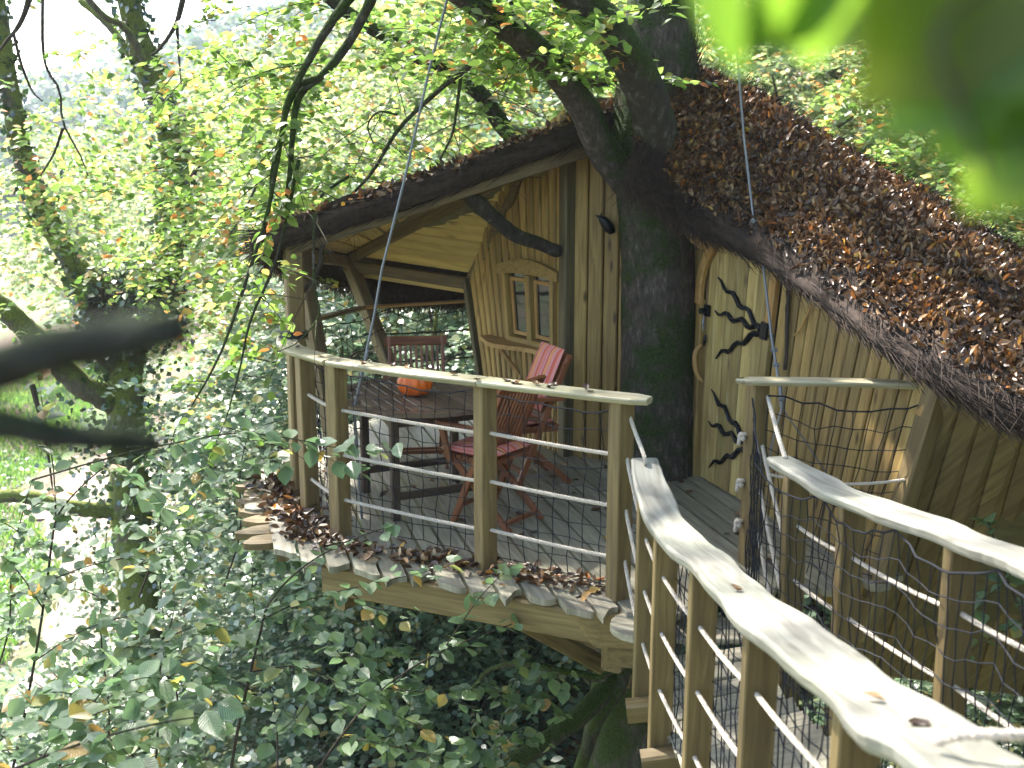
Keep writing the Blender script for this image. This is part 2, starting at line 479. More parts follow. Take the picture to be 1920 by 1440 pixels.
def leaves(P, D, Nn, size, tpl=LEAF5, wide=1.):
    """numpy leaves: positions, directions, normals, lengths -> V,F"""
    T, Fc = tpl
    D = nrm(D); X = nrm(np.cross(D, Nn)); Z = np.cross(X, D)
    size = np.broadcast_to(size, (len(P),))[:, None, None]
    V = P[:, None, :] + size * (T[None, :, 0:1] * wide * X[:, None, :] + T[None, :, 1:2] * D[:, None, :] + T[None, :, 2:3] * Z[:, None, :])
    F = (Fc[None] + (np.arange(len(P)) * len(T))[:, None, None]).reshape(-1, Fc.shape[1])
    return V.reshape(-1, 3), F


def twigs(rng, P, D, L, per, droop=.3, flat=.45):
    """leaf positions along M twigs, alternate left and right"""
    Mn = len(P); D = nrm(D)
    t = np.linspace(.12, 1, per)[None, :, None]
    L = np.broadcast_to(L, (Mn,))[:, None, None]
    pos = P[:, None, :] + D[:, None, :] * L * t - UPZ * (droop * L * t * t)
    side = nrm(np.cross(D, UPZ) + 1e-4)[:, None, :] * (np.where(np.arange(per) % 2, 1, -1)[None, :, None])
    dirs = D[:, None, :] * .6 + side * .8 + rng.normal(size=pos.shape) * .28 - UPZ * .15
    nor = UPZ + rng.normal(size=pos.shape) * flat
    pos = pos + rng.normal(size=pos.shape) * .015
    return pos.reshape(-1, 3), dirs.reshape(-1, 3), nor.reshape(-1, 3)


def polyline(pts, n):
    """smooth Catmull-Rom through pts"""
    P = np.asarray(pts, float)
    P = np.vstack([2 * P[0] - P[1], P, 2 * P[-1] - P[-2]])
    out = []
    k = len(P) - 3
    for u in np.linspace(0, k - 1e-6, n):
        i = int(u); t = u - i
        a, b, c, d = P[i:i + 4]
        out.append(.5 * (2 * b + (c - a) * t + (2 * a - 5 * b + 4 * c - d) * t * t + (3 * b - a - 3 * c + d) * t ** 3))
    return np.array(out)


# ------------------------------------------------------------------ ground
xs = np.r_[np.linspace(-120, -22, 26), np.linspace(-20, 20, 70), np.linspace(22, 120, 26)]
ys = np.r_[np.linspace(-12, 45, 90), np.linspace(47, 260, 60)]
GX, GY = np.meshgrid(xs, ys, indexing='ij')
mb = MB(); mb.grid(np.dstack([GX, GY, ground_z(GX, GY)]))
o = mb.build('ground', M['ground'], smooth=True); o["kind"] = "structure"
# sandy path in the valley
pp = polyline([(-13, 13, 0), (-9.6, 15.8, 0), (-7.6, 18.6, 0), (-8.2, 22.5, 0), (-12, 29, 0)], 26)
G = np.zeros((26, 7, 3))
for i in range(26):
    sd_ = nrm(A(1, .75, 0))
    for j in range(7):
        q = pp[i] + sd_ * (j - 3) * .42 * (1 + .2 * math.sin(i * 1.3 + j))
        G[i, j] = (q[0], q[1], ground_z(q[0], q[1]) + .05)
mb = MB(); mb.grid(G); o = mb.build('path', M['path'], smooth=True); o["kind"] = "structure"

# ------------------------------------------------------------------ tree house
HOUSE = thing('tree_house', 'timber tree house with thatched leaf-strewn roof and open porch', 'tree house', (.9, 7.6, 0))


def clad(name, parent, b0, b1, t0, t1, top, bottom, nb, mat, th=.022, gap=.013, batten=None, s_from=0., s_to=1.):
    """vertical boards between two (possibly leaning) edges; top/bottom give z over s in 0..1"""
    b0, b1, t0, t1 = [np.asarray(q, float) for q in (b0, b1, t0, t1)]
    nrmv = nrm(np.cross(b1 - b0, UPZ))
    if nrmv[1] > 0: nrmv = -nrmv

    def pt(s, z):
        a, c = b0 + (b1 - b0) * s, t0 + (t1 - t0) * s
        k = (z - a[2]) / (c[2] - a[2])
        return a + (c - a) * k
    Lw = np.linalg.norm(b1 - b0); e = gap / 2 / Lw
    for i in range(nb):
        s0 = s_from + (s_to - s_from) * i / nb + e
        s1 = s_from + (s_to - s_from) * (i + 1) / nb - e
        off = (.003 if i % 2 else 0) + random.random() * .002
        z0a, z0b, z1a, z1b = bottom(s0), bottom(s1), top(s0), top(s1)
        if max(z1a - z0a, z1b - z0b) < .02: continue
        c = .009
        q = [pt(s0, z0a), pt(s1, z0b), pt(s1, z1b), pt(s0, z1a)]
        d = nrmv
        u = nrm(b1 - b0) * c
        fr = [q[0] + d * (th + off) + u, q[1] + d * (th + off) - u, q[2] + d * (th + off) - u, q[3] + d * (th + off) + u]
        md = [x + d * (th + off - c) for x in q]
        bk = list(q)
        ro = random.random() * 60
        v = fr + md + bk
        g = [(x[2] + ro, np.dot(x - b0, nrm(b1 - b0)) + ro * .31, 0) for x in v]
        f = [(0, 1, 2, 3)]
        for k in (0, 4):
            for j in range(4):
                f.append((k + 4 + j, k + 4 + (j + 1) % 4, k + (j + 1) % 4, k + j))
        f.append((11, 10, 9, 8))
        MB().add(v, f, g).build('board', mat, parent)
    return pt, nrmv


def wall_core(name, pts, th, axis, mat, parent):
    return MB().prism(pts, th, axis).build(name, mat, parent)


# window wall (narrow boards), from the dark post away to the left
WA, WB = A(.40, 8.47, 0), A(-.17, 9.27, 0)
WAt, WBt = A(.40, 8.47, 2.5), A(-.52, 9.66, 2.5)


def w_top(s):
    return np.interp(s, [0, .42, 1], [2.62, 2.30, 1.22])


core = wall_core('porch_wall', [WA + A(0, 0, -.1), WB + A(0, 0, -.1), WB + (WBt - WB) * .49, WA + (WAt - WA) * .93 + (WBt - WAt) * .42 * .93, WAt + A(0, 0, .1)], .05, A(.8, .57, 0), M['post_dark'], HOUSE)
# boards are cut away where the window opening lies
S0, S1, ZW0, ZW1 = .07, .56, .80, 1.36
nb = 15
for k in range(nb):
    a, b = k / nb, (k + 1) / nb
    mid = (a + b) / 2
    if S0 < mid < S1:
        clad('b', core, WA, WB, WAt, WBt, lambda s: ZW0, lambda s: -.06, 1, M['pine'], s_from=a, s_to=b)
        clad('b', core, WA, WB, WAt, WBt, w_top, lambda s: ZW1, 1, M['pine'], s_from=a, s_to=b)
    else:
        clad('b', core, WA, WB, WAt, WBt, w_top, lambda s: -.06, 1, M['pine'], s_from=a, s_to=b)
wdir = nrm(WB - WA); wnor = nrm(np.cross(wdir, UPZ)); wnor = -wnor if wnor[1] > 0 else wnor
Lw = np.linalg.norm(WB - WA)


def wp(s, z, out=0.):
    a = WA + (WB - WA) * s; c = WAt + (WBt - WAt) * s
    return a + (c - a) * (z / 2.5) + wnor * out


# window: frame, two sashes, panes, curved lintel, shelf
win = MB().beam(wp(S0 - .02, ZW0 + .03, .03), wp(S1 + .02, ZW0 + .03, .03), .07, .05).build('window', M['pine'], HOUSE)
for s in (S0, S1, (S0 + S1) / 2):
    MB().beam(wp(s, ZW0, .03), wp(s, ZW1, .03), .045 if s in (S0, S1) else .06, .07, wnor).build('window_frame', M['pine'], win)
for a, b in ((S0, (S0 + S1) / 2), ((S0 + S1) / 2, S1)):
    sm = MB()
    a += .045; b -= .045
    for p, q in (((a, ZW0 + .07), (a, ZW1 - .03)), ((b, ZW0 + .07), (b, ZW1 - .03)), ((a, ZW0 + .085), (b, ZW0 + .085)), ((a, ZW1 - .045), (b, ZW1 - .045))):
        sm.beam(wp(*p, .012), wp(*q, .012), .032, .03, wnor)
    sm.build('sash', M['oak'], win)
    MB().prism([wp(a, ZW0 + .06, .004), wp(b, ZW0 + .06, .004), wp(b, ZW1, .004), wp(a, ZW1, .004)], .006, wnor).build('pane', M['glass'], win)
arc = [wp(S0 - .06 + (S1 - S0 + .12) * u, ZW1 + .055 + .075 * math.sin(math.pi * u), .018) for u in np.linspace(0, 1, 11)]
arc += [wp(S0 - .06 + (S1 - S0 + .12) * u, ZW1 - .015 + .03 * math.sin(math.pi * u), .018) for u in np.linspace(1, 0, 11)]
MB().prism(arc, .05, wnor).build('lintel', M['pine'], win)
shelf = [wp(u, ZW0 - .02, .01) for u in np.linspace(-.04, .84, 12)] + [wp(u, ZW0 - .02, .2 - .05 * math.sin(u * 9) - .12 * max(0, u - .6)) for u in np.linspace(.84, -.04, 12)]
MB().prism(shelf, .035, UPZ).build('sill', M['oak'], win)
MB().beam(wp(.62, ZW0 - .02, .13), wp(.5, .55, .03), .03, .03).build('sill_bracket', M['oak'], win)
MB().beam(wp(.08, ZW0 - .02, .13), wp(.06, .6, .03), .03, .03).build('sill_bracket', M['oak'], win)

# dark corner post and the wide boarded wall up to the trunk
MB().beam(A(.42, 8.41, -.1), A(.41, 8.41, 2.58), .1, .1, A(.5, -.86, 0)).build('post', M['post_dark'], HOUSE)
VA, VB = A(.46, 8.42, 0), A(1.02, 8.16, 0)
core = wall_core('trunk_side_wall', [VA + A(0, .04, -.1), VB + A(0, .04, -.1), VB + A(0, .04, 2.7), VA + A(0, .04, 2.7)], .05, A(0, 1, 0), M['post_dark'], HOUSE)
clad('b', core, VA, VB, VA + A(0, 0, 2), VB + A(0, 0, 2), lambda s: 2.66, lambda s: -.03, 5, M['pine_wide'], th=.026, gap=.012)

# door wall, running from behind the trunk towards the bridge
DA, DB = A(1.36, 7.92, 0), A(2.04, 5.93, 0)
DAt, DBt = A(1.36, 7.92, 1.2), A(2.24, 5.82, 1.2)
dd = nrm(DB - DA); dn = nrm(np.cross(dd, UPZ)); dn = -dn if dn[0] > 0 else dn
Ld = np.linalg.norm(DB - DA)


def d_top(s):
    return np.interp(s, [0, .18, .36, .7, 1.1], [1.92, 1.84, 1.74, 1.56, 1.36])


def dp(s, z, out=0.):
    a = DA + (DB - DA) * s; c = DAt + (DBt - DAt) * s
    return a + (c - a) * (z / 1.2) + dn * out


ZD = 1.68
core = wall_core('door_wall', [dp(0, -.2, -.13), dp(1, -.4, -.13), dp(1, 1.3, -.13), dp(.36, 1.7, -.13), dp(0, 1.86, -.13)], .05, dn, M['post_dark'], HOUSE)
DS0, DS1 = .045, .375
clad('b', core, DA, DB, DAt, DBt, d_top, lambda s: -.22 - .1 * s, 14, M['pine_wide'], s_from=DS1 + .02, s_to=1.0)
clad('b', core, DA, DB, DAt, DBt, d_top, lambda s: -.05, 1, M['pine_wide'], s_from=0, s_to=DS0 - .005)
# wall behind the trunk
core2 = wall_core('rear_wall', [A(1.0, 8.2, -.1), A(1.4, 7.93, -.1), A(1.4, 7.93, 2.0), A(1.0, 8.2, 2.7)], .05, A(.55, .83, 0), M['post_dark'], HOUSE)
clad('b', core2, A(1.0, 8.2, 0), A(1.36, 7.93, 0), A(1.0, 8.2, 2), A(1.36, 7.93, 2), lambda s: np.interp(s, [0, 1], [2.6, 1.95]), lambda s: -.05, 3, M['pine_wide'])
# door
door = MB().prism([dp(DS0, .01, -.01), dp(DS1, .0, -.01), dp(DS1, 1.66, -.01), dp(.2, 1.74, -.01), dp(.08, 1.7, -.01), dp(DS0, 1.6, -.01)], .02, dn).build('door', M['post_dark'], HOUSE)


def door_top(s):
    return np.interp(s, [DS0, .08, .2, DS1], [1.58, 1.70, 1.74, 1.68])


clad('b', door, DA, DB, DAt, DBt, door_top, lambda s: .015, 6, M['door_wood'], th=.036, gap=.009, s_from=DS0 + .004, s_to=DS1 - .03)
for k in range(2):
    clad('b', door, DA, DB, DAt, DBt, (lambda s: 1.70) if k == 0 else (lambda s: 1.15), (lambda s: 1.17) if k == 0 else (lambda s: .02), 1, M['oak'] if k == 0 else M['door_wood'], th=.042, s_from=DS1 - .028, s_to=DS1 + .006)
# branching black iron strap hinges
for zc in (1.19, .40):
    MB().beam(dp(DS1 - .012, zc - .055, .055), dp(DS1 - .012, zc + .055, .055), .075, .022, dn).build('hinge', M['iron'], door)
    hg = door.children[-1] if door.children else None
    for (ds, dz, sg) in ((.235, .27, 1), (.24, .05, 0), (.22, -.26, -1)):
        pts = []
        for u in np.linspace(0, 1, 15):
            wob = .018 * math.sin(u * 19 + sg * 2) * (u > .06)
            pts.append(dp(DS1 - .03 - ds * u, zc + dz * (u ** .9) + wob, .052))
        MB().tube(pts, np.interp(np.linspace(0, 1, 15), [0, .1, .8, 1], [.019, .018, .015, .005]), 6, jit=.15).build('hinge_strap', M['iron'], door)
# curved wooden handle, lock and keys, curved frame
hp = [dp(.05, .98, .06), dp(.042, .955, .085), dp(.038, .9, .1), dp(.044, .82, .1), dp(.05, .76, .085), dp(.06, .72, .055)]
MB().tube(polyline(hp, 14), np.interp(np.linspace(0, 1, 14), [0, .3, .7, 1], [.012, .02, .019, .012]), 8).build('handle', M['oak'], door, smooth=True)
MB().beam(dp(.063, 1.19, .055), dp(.063, 1.27, .055), .06, .02, dn).tube([dp(.063, 1.23, .06), dp(.063, 1.23, .11)], .022, 8).build('lock', M['iron'], door)
MB().tube([dp(.066, 1.2, .08), dp(.066, 1.14, .085), dp(.068, 1.09, .08)], [.004, .011, .004], 6).build('key', M['steel'], door)
MB().tube([dp(.066, 1.06, .06), dp(.07, 1.02, .07), dp(.062, .98, .065)], [.008, .014, .006], 6).build('handle_mount', M['iron'], door)
fr = polyline([dp(.02, 1.27, .06), dp(.028, 1.45, .06), dp(.06, 1.62, .06), dp(.115, 1.74, .06)], 12)
mb = MB()
for i in range(11): mb.beam(fr[i], fr[i + 1] + (fr[i + 1] - fr[i]) * .15, .075, .045, dn, .2)
mb.build('door_frame', M['oak'], HOUSE)
mb = MB(); mb.beam(dp(.02, -.02, .04), dp(.022, 1.3, .04), .06, .05, dn); mb.build('door_frame', M['pine_wide'], HOUSE)
br = polyline([at(1262, 395, 7.62), at(1290, 430, 7.6), at(1312, 455, 7.6), at(1325, 466, 7.6)], 9)
MB().tube(br, np.interp(np.linspace(0, 1, 9), [0, .5, 1], [.02, .042, .018]), 8).build('eave_brace', M['oak'], HOUSE, smooth=True)
tw = [dp(.44, 1.55, .05), dp(.45, 1.4, .05), dp(.462, 1.25, .05), dp(.475, 1.1, .05), dp(.478, .98, .05)]
MB().tube(polyline(tw, 14), np.interp(np.linspace(0, 1, 14), [0, 1], [.017, .011]), 7, .12).build('twig_brace', M['twig'], HOUSE)
tw = [dp(.55, 1.42, .05), dp(.535, 1.34, .05), dp(.52, 1.26, .05), dp(.5, 1.21, .05)]
MB().tube(polyline(tw, 8), .007, 6).build('twig_brace', M['oak'], HOUSE)

# leaning corner post and the shaded wall beyond it
CB, CT = A(1.98, 5.88, -.35), A(2.28, 5.80, 1.22)
MB().beam(CB, CT, .1, .12, A(.3, -.95, 0)).build('post', M['green_timber'], HOUSE)
QA, QB = at(1590, 1250, 6.5), at(2110, 1330, 7.4)
QAt, QBt = at(1768, 705, 5.72), at(2250, 900, 5.5)
core = wall_core('end_wall', [QA + A(.05, .06, 0), QB + A(.05, .06, 0), QBt + A(.05, .06, 0), QAt + A(.05, .06, 0)], .05, A(0, 1, 0), M['post_dark'], HOUSE)


def q_pt(s, k):
    a, c = QA + (QB - QA) * s, QAt + (QBt - QAt) * s
    return a + (c - a) * k


qn = nrm(np.cross(QB - QA, QAt - QA)); qn = -qn if qn[1] > 0 else qn
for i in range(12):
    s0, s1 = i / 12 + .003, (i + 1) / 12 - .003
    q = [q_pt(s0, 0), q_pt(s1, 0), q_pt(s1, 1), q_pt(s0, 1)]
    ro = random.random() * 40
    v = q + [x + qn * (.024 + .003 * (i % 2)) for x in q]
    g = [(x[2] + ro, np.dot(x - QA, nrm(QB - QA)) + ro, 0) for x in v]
    MB().add(v, [(3, 2, 1, 0), (4, 5, 6, 7), (0, 1, 5, 4), (1, 2, 6, 5), (2, 3, 7, 6), (3, 0, 4, 7)], g).build('board', M['green_timber'], core)  # darker timber than the door wall: the end wall's shade put into its colour

# small black bird figure fixed to the boards
bt = at(1135, 412, 8.22)
tag(MB().tube([bt + A(-.075, -.03, .035), bt + A(-.045, -.03, .02), bt + A(-.02, -.035, .0), bt + A(.02, -.03, -.05), bt + A(.05, -.02, -.08), bt + A(.07, -.01, -.085)], [.003, .014, .034, .042, .03, .008], 9)
    .tube([bt + A(-.03, -.02, .02), bt + A(-.035, -.02, .05)], [.01, .003], 5).tube([bt + A(0, .1, -.03), bt + A(0, -.02, -.03)], .012, 6)
    .build('bird_figure', M['iron'], smooth=True), 'small black bird shaped ornament fixed to the boards beside the trunk', 'ornament')

# porch roof: posts, beams, rafters
F0, F1 = A(-1.46, 7.36, 1.68), A(.62, 8.1, 2.36)
H0, H1 = A(-1.47, 9.9, 1.36), A(.20, 8.86, 2.24)
T0, T1 = A(-.34, 9.56, 1.23), A(.17, 8.78, 2.26)
MB().beam(A(-1.46, 7.40, -.15), A(-1.44, 7.38, 1.70), .115, .115, A(.4, -.9, 0)).build('post', M['green_timber'], HOUSE)
MB().beam(A(-1.20, 7.66, -.15), A(-1.44, 7.64, 1.66), .09, .13, A(.6, -.8, 0)).build('post', M['green_timber'], HOUSE)
MB().beam(A(-.83, 9.4, -.1), H0 + A(.02, 0, .03), .1, .14, A(.6, -.8, 0)).build('post', M['green_timber'], HOUSE)
MB().beam(wp(1.03, -.1, .02), wp(1.04, 1.25, .02), .05, .06, wnor).build('post', M['post_dark'], HOUSE)
for a, b, w, h in ((F0 + A(-.02, -.02, .02), F1, .07, .1), (H0, H1, .07, .09), (F0 + A(.02, .1, -.03), H0, .07, .09), (H0 + A(0, -.02, -.03), T0 + A(0, -.02, -.03), .07, .1)):
    MB().beam(a, b, w, h).build('beam', M['green_timber'], HOUSE)
MB().beam(H0 + A(.05, .06, -.1), T0 + A(.05, .06, -.1), .03, .07).build('fascia_board', M['ceiling'], HOUSE)
# scalloped trim where the ceiling meets the window wall
tp = []
for u in np.linspace(0, 1, 41):
    p = T0 + (T1 - T0) * u
    tp.append(p + A(0, 0, .03))
for u in np.linspace(1, 0, 41):
    p = T0 + (T1 - T0) * u
    tp.append(p + A(0, 0, -.06 - .055 * abs(math.sin(u * math.pi * 4.5))))
MB().prism([q + wnor * .045 for q in tp], .02, wnor).build('scalloped_trim', M['green_timber'], HOUSE)
roof = MB().prism([F0 + A(-.02, 0, .085), F1 + A(0, 0, .085), H1 + A(0, 0, .085), H0 + A(0, 0, .085)], .02, UPZ).build('porch_roof', M['post_dark'], HOUSE)


MB().prism([H0 + A(0, 0, .09), H1 + A(0, 0, .09), T1 + A(0, 0, .09), T0 + A(0, 0, .09)], .02, UPZ).build('roof_lining', M['post_dark'], roof)


def strips(a0, a1, b0, b1, n, par):
    for i in range(n):
        s0, s1 = (i + .085) / n, (i + .915) / n
        q = [a0 + (a1 - a0) * s0, a0 + (a1 - a0) * s1, b0 + (b1 - b0) * s1, b0 + (b1 - b0) * s0]
        z = A(0, 0, .055 + .002 * (i % 2))
        v = [x + z for x in q] + [x + z + A(0, 0, .018) for x in q]
        ro = random.random() * 40; ax = nrm(q[3] - q[0])
        g = [(np.dot(x, ax) + ro, np.dot(x, np.cross(ax, UPZ)) + ro, 0) for x in v]
        MB().add(v, [(3, 2, 1, 0), (4, 5, 6, 7), (0, 1, 5, 4), (1, 2, 6, 5), (2, 3, 7, 6), (3, 0, 4, 7)], g).build('ceiling_board', M['ceiling'], par)


strips(F0, F1, H0, H1, 13, roof)
strips(H0, H1, T0, T1, 15, roof)


# ---- thatch
def bristle(rng, P, D, Ln, r=.0032):
    """thin three sided stalks"""
    n = len(P); D = nrm(D); u = nrm(np.cross(D, A(.3, .5, .8))); w = np.cross(D, u)
    ring = [u, -.5 * u + .87 * w, -.5 * u - .87 * w]
    V = np.stack([P + q * r for q in ring] + [P + D * Ln[:, None] + q * r * .5 for q in ring], 1)
    F = np.array([(0, 1, 4, 3), (1, 2, 5, 4), (2, 0, 3, 5)])
    return V.reshape(-1, 3), (F[None] + (np.arange(n) * 6)[:, None, None]).reshape(-1, 4)


def fringe(name, curve, spread, along, count, ln, parent, mat=None, r=.0035, jit=.5):
    rng = RNG
    k = rng.random(count) * (len(curve) - 1); i = k.astype(int); fr_ = (k - i)[:, None]
    P = curve[i] * (1 - fr_) + curve[np.minimum(i + 1, len(curve) - 1)] * fr_
    tng = nrm(np.gradient(curve, axis=0))[i]
    side = nrm(np.cross(tng, UPZ)); up = np.cross(side, tng)
    a = rng.random(count) * 2 * math.pi; rr = np.sqrt(.25 + .75 * rng.random(count))
    P = P + side * (np.cos(a) * rr * spread)[:, None] + up * (np.sin(a) * rr * spread)[:, None]
    D = along(tng, side, up) + rng.normal(size=(count, 3)) * jit
    V, F = bristle(rng, P, D, ln * (.5 + rng.random(count)), r)
    me = raw_mesh(name, V - wl(parent), F, mat or M['thatch'])
    return link(name, me, parent, kind='stuff')


def shell(name, G, th, parent):
    """thatch sheet (a,b,3) thickened downwards with lumpy top"""
    a, b, _ = G.shape
    Gt = G + UPZ * (RNG.normal(size=(a, b, 1)) * .012)
    Gb = G - UPZ * th
    mb = MB(); mb.grid(Gt); mb.grid(Gb[:, ::-1])
    for S_ in ((Gt[0], Gb[0]), (Gt[-1], Gb[-1]), (Gt[:, 0], Gb[:, 0]), (Gt[:, -1], Gb[:, -1])):
        mb.grid(np.stack([S_[0], S_[1]], 0))
    return mb.build(name, M['thatch'], parent, smooth=True)


def bil(p00, p10, p11, p01, a, b):
    u = np.linspace(0, 1, a)[:, None, None]; v = np.linspace(0, 1, b)[None, :, None]
    return (1 - u) * (1 - v) * p00 + u * (1 - v) * p10 + u * v * p11 + (1 - u) * v * p01


th_l = shell('thatch', bil(F0 + A(-.14, -.12, .17), F1 + A(.2, .0, .27), A(.35, 8.8, 2.52), H0 + A(-.3, .35, .02), 24, 20), .07, roof)
th_b = shell('thatch', bil(H0 + A(-.3, .35, .02), A(.35, 8.8, 2.52), A(1.3, 8.9, 2.7), A(.5, 10.3, 1.0), 20, 14), .07, roof)
verge = polyline([F0 + A(-.13, -.06, .07), F0 + (F1 - F0) * .33 + A(0, -.06, .105), F0 + (F1 - F0) * .66 + A(0, -.06, .125), F1 + A(0, -.06, .15), A(.86, 8.3, 2.62), A(1.0, 8.5, 2.72)], 40)
MB().tube(verge, .082, 12, .1).build('verge_roll', M['thatch'], roof, smooth=True)
fringe('verge_brush', verge, .085, lambda t, s, u: t * -1 + u * .05, 5200, .17, roof, jit=.16)
rear_e = polyline([H0 + A(-.3, .35, -.05), A(-1.2, 10.15, 1.12), A(-.8, 10.15, 1.10), A(-.3, 10.15, 1.09), A(.4, 10.1, 1.1)], 30)
MB().tube(rear_e, .035, 10, .1).build('eave_roll', M['thatch'], roof, smooth=True)
fringe('eave_brush', rear_e, .07, lambda t, s, u: -UPZ * .9 + A(0, .35, 0), 6500, .17, roof, jit=.3)
left_e = polyline([F0 + A(-.13, -.06, .07), F0 + A(-.2, .9, -.06), H0 + A(-.3, -.4, .0), H0 + A(-.3, .35, -.05)], 24)
MB().tube(left_e, .07, 10, .1).build('eave_roll', M['thatch'], roof, smooth=True)
fringe('eave_brush', left_e, .08, lambda t, s, u: -UPZ * .8 + A(-.4, 0, 0), 3200, .14, roof, jit=.4)

# right hand roof slope
EV = polyline([at(1180, 315, 7.42), at(1240, 352, 7.4), at(1310, 402, 7.35), at(1440, 470, 6.92), at(1580, 564, 6.15), at(1700, 650, 5.62), at(1800, 708, 5.32), at(1920, 768, 5.08), A(2.85, 4.9, .92), A(3.6, 4.9, .66), A(4.4, 5.2, .45)], 70)
RG = polyline([at(1222, 262, 7.62), at(1262, 195, 7.72), at(1290, 135, 8.1), at(1380, 160, 8.45), at(1450, 200, 8.3), at(1600, 290, 8.0), at(1760, 382, 7.6), at(1920, 478, 7.15), A(3.75, 6.75, 1.45), A(4.3, 6.4, 1.15), A(5.0, 6.2, .8)], 70)
NV = 26
vv = np.linspace(0, 1, NV)[None, :, None]
GR = EV[:, None, :] * (1 - vv) + RG[:, None, :] * vv
GR = GR + UPZ * (.10 * np.sin(math.pi * vv)) + UPZ * (.02 * np.sin(np.arange(70)[:, None, None] * .5) * np.sin(vv * 9))
main_roof = shell('main_roof', GR, .1, HOUSE)
# far slope of the same roof, falling away behind the ridge
GB_ = RG[:, None, :] * (1 - vv) + (RG + A(.9, 1.5, -1.5))[:, None, :] * vv
shell('far_slope', GB_ + UPZ * (.10 * np.sin(math.pi * vv)), .1, main_roof)
eroll = EV + A(.02, .03, -.055)
MB().tube(eroll, .054, 10, .12).build('eave_roll', M['thatch'], main_roof, smooth=True)
fringe('eave_brush', eroll, .056, lambda t, s, u: t + u * .02 - UPZ * .12, 7600, .16, main_roof, jit=.2, r=.003)
fringe('eave_brush', EV[:16] + A(-.02, .02, -.03), .07, lambda t, s, u: t * .5 - UPZ * .25 - s * .2, 1700, .14, main_roof, jit=.35)
fringe('ridge_brush', RG[3:], .03, lambda t, s, u: t * .6 + UPZ * .25, 2200, .1, main_roof, jit=.4)
# loose stalks over the slope
k = 5200
iu, iv = RNG.random(k), RNG.random(k)
ii = (iu * 66).astype(int); jj = (iv * (NV - 2)).astype(int)
Pq = GR[ii, jj] + (GR[ii + 1, jj] - GR[ii, jj]) * RNG.random((k, 1)) + (GR[ii, jj + 1] - GR[ii, jj]) * RNG.random((k, 1)) + UPZ * .012
Dq = nrm(GR[ii, jj] - GR[ii, jj + 1]) + RNG.normal(size=(k, 3)) * .22
V, F = bristle(RNG, Pq, Dq, .12 + .1 * RNG.random(k), .0028)
link('thatch_stalks', raw_mesh('thatch_stalks', V - wl(HOUSE), F, M['thatch']), main_roof, kind='stuff')
# upright scrap of brush against the trunk at the ridge
rb = polyline([at(1265, 215, 7.9), at(1275, 160, 8.05), at(1283, 110, 8.1)], 6)
fringe('ridge_brush', rb, .09, lambda t, s, u: UPZ, 900, .2, main_roof, jit=.25)

# branch braces of the porch
cb = polyline([at(850, 352, 7.75), at(885, 372, 7.85), at(925, 408, 7.98), at(965, 440, 8.12), at(1005, 455, 8.25), at(1048, 472, 8.36)], 26)
MB().tube(cb, np.interp(np.linspace(0, 1, 26), [0, .25, .28, .32, 1], [.05, .055, .066, .055, .047]), 10, .05).build('branch_brace', M['branchwood'], HOUSE, smooth=True)
cb = polyline([at(620, 432, 7.45), at(604, 462, 7.42), at(601, 492, 7.42), at(585, 525, 7.4), at(568, 548, 7.38)], 16)
MB().tube(cb, np.interp(np.linspace(0, 1, 16), [0, .5, 1], [.016, .02, .014]), 8, .06).build('branch_brace', M['twig'], HOUSE, smooth=True)

# ------------------------------------------------------------------ deck
DECK = thing('deck', 'weathered timber deck with scalloped board ends around the trunk', 'deck', (0, 7.5, 0))
OUT = np.array([(.60, 5.36), (-.25, 5.74), (-1.22, 6.12), (-1.50, 6.55), (-1.72, 7.1), (-1.82, 7.7), (-1.80, 8.6), (-1.55, 9.3), (-.6, 10.0), (.2, 10.0), (1.0, 9.2), (1.55, 8.0), (2.15, 6.1), (2.1, 5.75), (1.45, 5.7)])
bd = nrm(A(-.262, .965, 0)); bs = A(bd[1], -bd[0], 0)
BW = .142
ctr = A(0, 7.3, 0)
for i in range(-16, 20):
    c0 = ctr + bs * BW * i
    ts = []
    for j in range(len(OUT)):
        a, b = A(*OUT[j], 0), A(*OUT[(j + 1) % len(OUT)], 0)
        da, db = np.dot(a - c0, bs), np.dot(b - c0, bs)
        if da * db < 0:
            q = a + (b - a) * (da / (da - db)); ts.append(np.dot(q - c0, bd))
    if len(ts) < 2: continue
    t0, t1 = min(ts), max(ts)
    w = BW / 2 - .010
    ph, am = random.random() * 6, .045 + .03 * random.random()
    us = np.linspace(-1, 1, 11)
    # wavy saw-cut ends
    e0 = [c0 + bs * w * u + bd * (t0 + .03 + .055 * math.sin((i * BW + w * u) * 13.5) + .03 * math.sin((i * BW + w * u) * 31 + 1) - .02 * (i % 2)) for u in us]
    e1 = [c0 + bs * w * u + bd * (t1 + .02 + .03 * math.sin(ph + 2.3 * u)) for u in us[::-1]]
    pol = np.array(e0 + e1)
    dz = random.random() * .003
    mb = MB(); nP = len(pol)
    top = pol + A(0, 0, dz); bot = pol + A(0, 0, -.034)
    ro = random.random() * 30
    gg = [(np.dot(x - c0, bd) + ro, np.dot(x - c0, bs) + ro, 0) for x in np.vstack([top, bot])]
    mb.add(np.vstack([top, bot]), [tuple(range(nP)), tuple(range(2 * nP - 1, nP - 1, -1))] + [(k, nP + k, nP + (k + 1) % nP, (k + 1) % nP) for k in range(nP)], gg)
    mb.build('deck_board', M['deck'], DECK)
